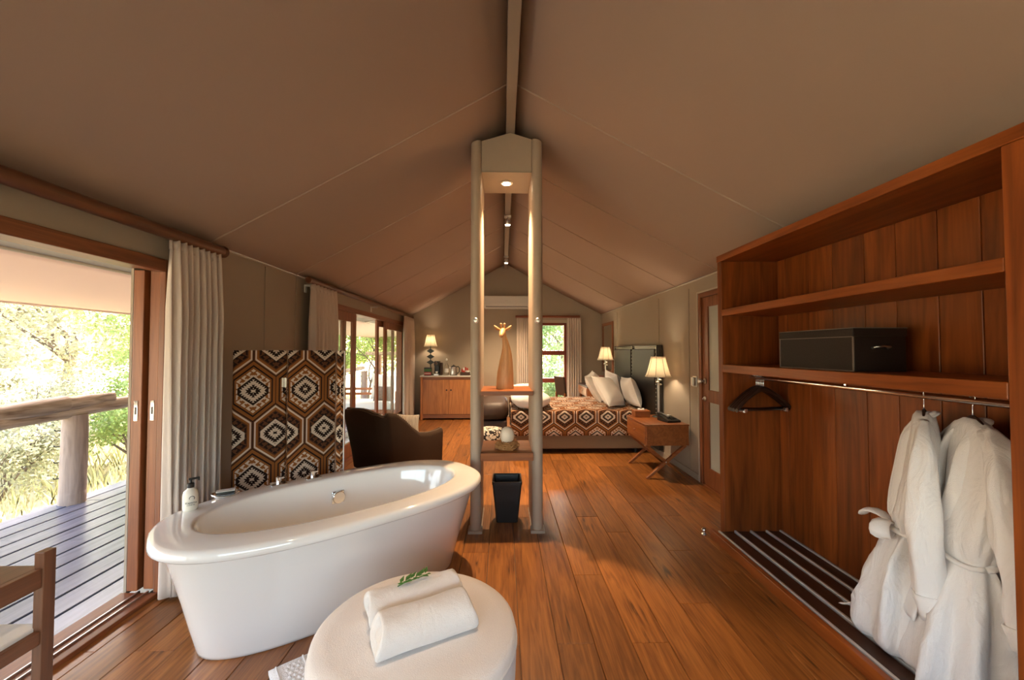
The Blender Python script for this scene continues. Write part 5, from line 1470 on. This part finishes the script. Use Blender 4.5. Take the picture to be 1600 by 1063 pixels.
# awning roof over the veranda: grey soffit strip then translucent cream canvas
struct(MB().prism([(XL - WT, 2.30), (-2.90, 2.075), (-2.90, 2.052), (XL - WT, 2.20)], 'y', -3.2, 16.2), 'trim_5', MAT['soffit'])
aw = struct(MB().grid(lambda u, v: (-2.88 - 1.74 * u, -3.2 + 19.4 * v, 2.066 - .155 * u - .03 * math.sin(math.pi * u)), 10, 30), 'ceiling_veranda', MAT['awning'], smooth=True, solid=.006)
MB().tube([(-4.62, -3.2, 1.905), (-4.62, 16.2, 1.905)], .014, 8).build('edge_hem', MAT['awning'], aw, smooth=True)
MB().tube([(-2.90, -3.2, 2.05), (-2.90, 16.2, 2.05)], .014, 8).build('edge_hem', MAT['white_line'], aw, smooth=True)
for y in (3.18, .6, 5.8, 8.4, 11):
    MB().bar((XL - WT, y, 2.235), (-2.9, y, 2.05), .03, .03).build('batten', MAT['white_line'], aw)
# log posts and driftwood rails
def log(path, rad, seed, n=14, rough=1.0):
    r = random.Random(seed); mb = MB(); P = [Vector(p) for p in path]
    pts = []; rs = []
    m_ = 28
    for j in range(m_ + 1):
        f = j / m_ * (len(P) - 1); i = min(int(f), len(P) - 2); q = f - i
        p = P[i].lerp(P[i + 1], q * q * (3 - 2 * q)); rr_ = rad[i] * (1 - q) + rad[i + 1] * q
        pts.append(p + Vector((r.uniform(-.006, .006), 0, r.uniform(-.006, .006))) * rough); rs.append(rr_ * (1 + r.uniform(-.06, .06) * rough))
    mb.tube(pts, rs, n)
    ph = [r.uniform(0, 6) for _ in range(3)]
    V = []
    for idx, v in enumerate(mb.v):
        j = idx // n; k = idx % n; c = pts[j]
        w = 1 + rough * .07 * math.sin(3 * 2 * math.pi * k / n + ph[0] + j * .12) + rough * .05 * math.sin(5 * 2 * math.pi * k / n + ph[1] - j * .2)
        d = Vector(v) - c
        V.append(tuple(c + d * w))
    mb.v = V
    return mb
for i, (y, lab_) in enumerate(((4.23, 'thick weathered log post of the deck railing beyond the open door'), (8.6, 'log post of the deck railing seen past the door frame'), (12.8, 'log post at the far end of the deck railing'))):
    p_ = thing('deck_post', lab_, 'post', (-4.42, y, -.11), group='log posts of the deck railing')
    log([(0, 0, -.6), (0, 0, .1), (.004, 0, .5), (0, 0, .905)], [.103, .102, .100, .098], 40 + i, 28, .25).build('log', MAT['post'], p_, smooth=True)
    for k_ in range(4):
        MB().tube([(-.055, -.078, .75 - .16 * k_), (-.075, -.105, .75 - .16 * k_), (-.07, -.12, .765 - .16 * k_)], .006, 6).build('wire_hook', MAT['darkmetal'], p_, smooth=True)
r1 = tag(log([(-4.42, -1.2, .86), (-4.40, 1.5, .84), (-4.44, 3.2, .86), (-4.40, 4.1, .915), (-4.42, 4.62, .925)], [.075, .070, .074, .076, .052], 51).build('driftwood_rail', MAT['driftwood'], smooth=True), 'gnarled driftwood rail ending above the log post of the deck', 'railing', 'driftwood rails of the deck')
r2 = tag(log([(-4.40, 3.3, .80), (-4.42, 4.2, .83), (-4.45, 5.6, .875), (-4.40, 8.6, .86), (-4.44, 12.8, .90)], [.055, .07, .058, .06, .055], 52).build('driftwood_rail', MAT['driftwood'], smooth=True), 'thinner driftwood rail running on behind the door frame', 'railing', 'driftwood rails of the deck')
cr_ = thing('end_railing', 'pale timber rail closing the far end of the veranda', 'railing', (-3.3, 12.6, -.11))
MB().bar((-4.3, 12.6, 1.36), (-2.25, 12.6, 1.36), .16, .10).build('top_rail', MAT['driftwood'], cr_, world=True, bev=.01)
for x in (-3.9, -2.95):
    MB().bar((x, 12.6, -.11), (x, 12.6, 1.31), .16, .16).build('post', MAT['door_z'], cr_, world=True, bev=.01)
# outdoor daybed beyond the second sliding door
ob = thing('outdoor_daybed', 'wooden outdoor daybed with white mattress on the veranda', 'daybed', (-3.1, 9.5, -.11))
MB().box(-.85, .75, -.45, .45, .12, .22).build('frame', MAT['ns_x'], ob, bev=.01)
MB().box(-.83, .73, -.43, .43, .22, .38).build('mattress', MAT['outdoor_cushion'], ob, bev=.04, seg=3)
for x in (-.8, .7):
    for y in (-.4, .4):
        MB().box(x - .035, x + .035, y - .035, y + .035, 0, .64).build('leg', MAT['ns_x'], ob, bev=.005)
for z in (.50, .62):
    MB().box(-.8, .7, .385, .425, z - .03, z + .03).build('back_rail', MAT['ns_x'], ob, bev=.005)
    MB().box(-.82, -.78, -.4, .4, z - .03, z + .03).build('arm_rail', MAT['ns_x'], ob, bev=.005)
oc = thing('outdoor_cushion', 'pale scatter cushion leaning on the veranda daybed', 'cushion', (-2.78, 9.42, .60), rot=(R(-20), R(8), R(35)))
cushion(MB(), .62, .62, .22, .006, 9).build('cushion_body', MAT['outdoor_cushion'], oc, smooth=True)
oc2 = thing('outdoor_cushion', 'mottled dark cushion in front of the pale one on the veranda daybed', 'cushion', (-2.74, 9.16, .47), rot=(R(-22), R(4), R(20)))
cushion(MB(), .40, .36, .16, .004, 10).build('cushion_body', MAT['cow2'] if 'cow2' in MAT else MAT.setdefault('cow2', plain('mottled cloth', (.22, .17, .13), .9, noise=.7, nscale=24)), oc2, smooth=True)

# ---------------------------------------------------------------- bush outside
def gz(x, y):
    dist = max(0.0, -4.8 - x)
    if y > 10: dist = max(dist, (y - 10) * .8)
    return -.75 - .02 * dist + .045 * max(0, dist - 8) + .12 * math.sin(x * .7) * math.sin(y * .5)
gr = MB().grid(lambda u, v: (-45 + 75 * u, -25 + 85 * v, gz(-45 + 75 * u, -25 + 85 * v)), 70, 70)
struct(gr, 'ground', MAT['ground'], smooth=True)

def leaf_cloud(centres, n_each, spread, size, seed, flat=.8):
    g = np.random.default_rng(seed)
    C = np.repeat(np.array(centres), n_each, axis=0)
    N = len(C)
    d = g.normal(0, 1, (N, 3)); d /= np.linalg.norm(d, axis=1)[:, None]
    P = C + d * (spread * g.random((N, 1)) ** .5) * np.array([1, 1, flat])
    a = g.normal(0, 1, (N, 3)); a /= np.linalg.norm(a, axis=1)[:, None]
    b = np.cross(a, g.normal(0, 1, (N, 3))); b /= np.linalg.norm(b, axis=1)[:, None]
    s = size * g.uniform(.6, 1.35, (N, 1))
    V = np.stack([P, P + a * s * .5 + b * s * .28, P + a * s, P + a * s * .5 - b * s * .28], 1).reshape(-1, 3)
    return V, N
def leaf_object(name, mat, parent, V, N, loc):
    me = bpy.data.meshes.new(name)
    V = V - np.array(loc)
    me.vertices.add(len(V)); me.vertices.foreach_set('co', V.astype(np.float32).ravel())
    me.loops.add(N * 4); me.loops.foreach_set('vertex_index', np.arange(N * 4, dtype=np.int32))
    me.polygons.add(N); me.polygons.foreach_set('loop_start', np.arange(0, N * 4, 4, dtype=np.int32))
    me.update(calc_edges=True); me.materials.append(mat)
    o = bpy.data.objects.new(name, me); COL.objects.link(o); o.parent = parent; o['kind'] = 'stuff'
    return o
def tree(name, label, x, y, h, crown, mat, nl, size, seed, trunk=.10, low=.25, lean=(0, 0), group='trees and shrubs beyond the deck'):
    r = random.Random(seed); z0 = gz(x, y) - .1
    t = thing(name, label, 'tree', (x, y, z0), group=group)
    mb = MB(); tips = []
    def branch(p, d, L, rad, depth):
        pts = [p]; cur = Vector(p); dd = Vector(d)
        for i in range(4):
            dd = (dd + Vector((r.uniform(-.25, .25), r.uniform(-.25, .25), r.uniform(-.08, .16)))).normalized()
            cur = cur + dd * L / 4; pts.append(cur.copy())
        mb.tube(pts, [rad * (1 - .16 * i) for i in range(5)], 6)
        if depth == 0:
            tips.extend([pts[2], pts[3], pts[4]]); return
        for i in range(r.choice((2, 3, 3))):
            a = r.uniform(0, 6.28); sp = r.uniform(.5, 1.0)
            nd_ = (dd + Vector((math.cos(a), math.sin(a), r.uniform(-.1, .35))) * sp).normalized()
            branch(pts[r.choice((2, 3, 4))], nd_, L * r.uniform(.55, .8), rad * .52, depth - 1)
    nst = 1 if h > 3.5 else 3
    for s_ in range(nst):
        d0 = Vector((lean[0] + r.uniform(-.15, .15) * nst, lean[1] + r.uniform(-.15, .15) * nst, 1)).normalized()
        branch(Vector((0, 0, 0)), d0, h * (low + .2), trunk, 2 if h < 3.5 else 3)
    mb.build('trunk', MAT['bark'], t, smooth=True)
    tips = [np.array(p) for p in tips]
    g = np.random.default_rng(seed)
    # fill the crown
    extra = g.normal(0, 1, (int(crown[2]), 3)); extra /= np.linalg.norm(extra, axis=1)[:, None]
    extra = extra * np.array([crown[0], crown[0], crown[1]]) * g.random((len(extra), 1)) ** .45 + np.array([lean[0] * h, lean[1] * h, h - crown[1]])
    cen = np.array(list(tips)[:60] + list(extra)) + np.array([x, y, z0])
    per = max(6, nl // len(cen))
    V, N = leaf_cloud(cen, per, .42 if h > 3 else .3, size, seed + 1)
    V[:, 2] = np.maximum(V[:, 2], z0)
    leaf_object('foliage', mat, t, V, N, (x, y, z0))
    return t
T = [
 ('leafy_tree', 'bright green tree right behind the thick log post of the deck', -7.6, 9.6, 5.6, (2.0, 2.3, 90), 'leafA', 26000, .075, 1, .10),
 ('leafy_tree', 'bright green tree filling the view next to the open door frame', -9.8, 13.6, 7.5, (2.8, 3.2, 110), 'leafA', 30000, .10, 2, .14),
 ('twisted_tree', 'bare twisted tree with sparse yellow leaves left beyond the deck', -8.0, 6.2, 5.2, (2.4, 1.9, 40), 'leafB', 7000, .07, 3, .17),
 ('twisted_tree', 'dark trunked tree with thin foliage at the left edge of the view', -10.5, 7.6, 7.0, (3.0, 2.5, 70), 'leafB', 14000, .09, 4, .20),
 ('bush', 'grey green shrub low behind the driftwood rail', -7.0, 5.6, 2.0, (1.1, .9, 40), 'leafB', 9000, .055, 5, .035),
 ('bush', 'pale shrub under the driftwood rail left of the log post', -8.6, 7.4, 1.8, (1.3, .8, 40), 'leafB', 8000, .06, 6, .035),
 ('bush', 'green shrub right of the log post', -7.2, 8.2, 2.3, (1.2, 1.0, 44), 'leafA', 11000, .06, 7, .035),
 ('bush', 'broad pale shrub far behind the driftwood rail', -12.5, 9.4, 2.6, (2.0, 1.3, 50), 'leafB', 9000, .09, 21, .05),
 ('leafy_tree', 'tall pale green tree in the far background beyond the deck', -16, 15, 9.5, (3.6, 4.0, 110), 'leafB', 20000, .16, 8, .22),
 ('leafy_tree', 'distant pale tree at the left of the open door', -17, 10.5, 9.0, (3.8, 3.8, 110), 'leafB', 20000, .16, 9, .22),
 ('leafy_tree', 'pale feathery tree between the twisted tree and the log post', -13.0, 12.2, 6.5, (2.6, 2.6, 80), 'leafB', 15000, .11, 22, .14),
 ('leafy_tree', 'yellow green tree behind the veranda daybed', -6.6, 16.4, 6.0, (2.0, 2.5, 80), 'leafA', 20000, .10, 10, .10),
 ('leafy_tree', 'slender tree seen through the gap of the second sliding door', -5.2, 15.2, 5.0, (1.5, 1.9, 60), 'leafA', 12000, .08, 11, .06),
 ('leafy_tree', 'bushy green tree straight behind the veranda end rail', -4.6, 18.0, 6.2, (2.0, 2.6, 80), 'leafA', 18000, .10, 23, .10),
 ('bush', 'low green shrub at the far end of the veranda', -3.6, 18.6, 2.8, (1.6, 1.3, 44), 'leafA', 9000, .08, 24, .04),
 ('leafy_tree', 'tall tree behind the veranda end rail', -8.6, 21, 8.5, (3.2, 3.6, 90), 'leafA', 18000, .14, 12, .18),
 ('leafy_tree', 'green tree outside the far window, left of its centre', .6, 14.5, 5.0, (1.7, 2.1, 60), 'leafC', 9000, .11, 13, .09),
 ('leafy_tree', 'green tree outside the far window, right of its centre', 2.9, 16.5, 6.0, (2.1, 2.4, 60), 'leafC', 9000, .13, 14, .10),
 ('bush', 'shrub outside under the far window', 1.6, 12.0, 2.2, (1.4, 1.0, 34), 'leafC', 6000, .08, 15, .035),
 ('leafy_tree', 'distant tree straight beyond the far window', 2.0, 24, 9.0, (4.2, 4.0, 80), 'leafC', 8000, .24, 16, .2),
]
for n_, lab_, x, y, h, cr__, mk, nl, sz, sd, tr_ in T:
    tree(n_, lab_, x, y, h, cr__, MAT[mk], nl, sz, sd, tr_)
# dry grass
g = np.random.default_rng(99)
N = 16000
gx = -4.7 - g.random(N) ** 1.4 * 12; gy = g.uniform(1.5, 20, N)
gzv = np.array([gz(a, b) for a, b in zip(gx, gy)])
hgt = g.uniform(.12, .42, N); an = g.uniform(0, 6.28, N); ln = g.uniform(.0, .18, N)
V = np.stack([np.stack([gx - .012 * np.cos(an), gy - .012 * np.sin(an), gzv], 1), np.stack([gx + .012 * np.cos(an), gy + .012 * np.sin(an), gzv], 1),
              np.stack([gx + .008 + ln * .4 * np.sin(an), gy + ln * .4 * np.cos(an), gzv + hgt * .6], 1), np.stack([gx + ln * np.sin(an), gy + ln * np.cos(an), gzv + hgt], 1)], 1).reshape(-1, 3)
go = leaf_object('grass', MAT['grass'], None, V, N, (0, 0, 0))
tag(go, 'dry yellow grass growing below the deck', 'grass', kind='stuff')

# ---------------------------------------------------------------- words for the setting
SET = {
 'floor': ('warm oak plank floor running the length of the tent room', 'floor'),
 'wall_left': ('taupe canvas wall on the left with two sliding door openings', 'wall'),
 'wall_right': ('taupe canvas wall on the right behind bed and wardrobe', 'wall'),
 'wall_far': ('taupe gable wall at the far end with air conditioner', 'wall'),
 'wall_near': ('gable wall behind the viewer with an added wide window', 'wall'),
 'ceiling': ('taupe canvas tent ceiling sloping down from the ridge', 'ceiling'),
 'trim_1': ('painted ridge beam running along the top of the ceiling', 'beam'),
 'trim_2': ('thin pale bead along the left eave', 'trim'), 'trim_3': ('thin pale bead along the right eave', 'trim'),
 'trim_4': ('pale board trim around the red window', 'trim'), 'trim_5': ('grey soffit strip between tent and cream awning', 'soffit'),
 'baseboard_right': ('taupe skirting along the right wall', 'baseboard'), 'baseboard_left': ('taupe skirting along the left wall', 'baseboard'), 'baseboard_far': ('taupe skirting along the far wall', 'baseboard'),
 'door_1': ('open wooden sliding door to the deck beside the bathtub', 'door'), 'door_2': ('glazed wooden sliding doors behind the brown armchair', 'door'), 'door_3': ('dark wooden door with frosted panes beside the wardrobe', 'door'),
 'window_1': ('red hardwood window with three panes in the far wall', 'window'), 'fill_window': ('added wide window behind the viewer letting in fill daylight', 'window'),
 'deck': ('blue grey timber deck outside the open sliding door', 'deck'), 'ceiling_veranda': ('cream canvas awning over the deck', 'awning'), 'ground': ('sunlit dry ground beyond the deck', 'ground'),
}
for n_, (l_, c_) in SET.items():
    o = bpy.data.objects.get(n_)
    if o: o['label'] = l_; o['category'] = c_
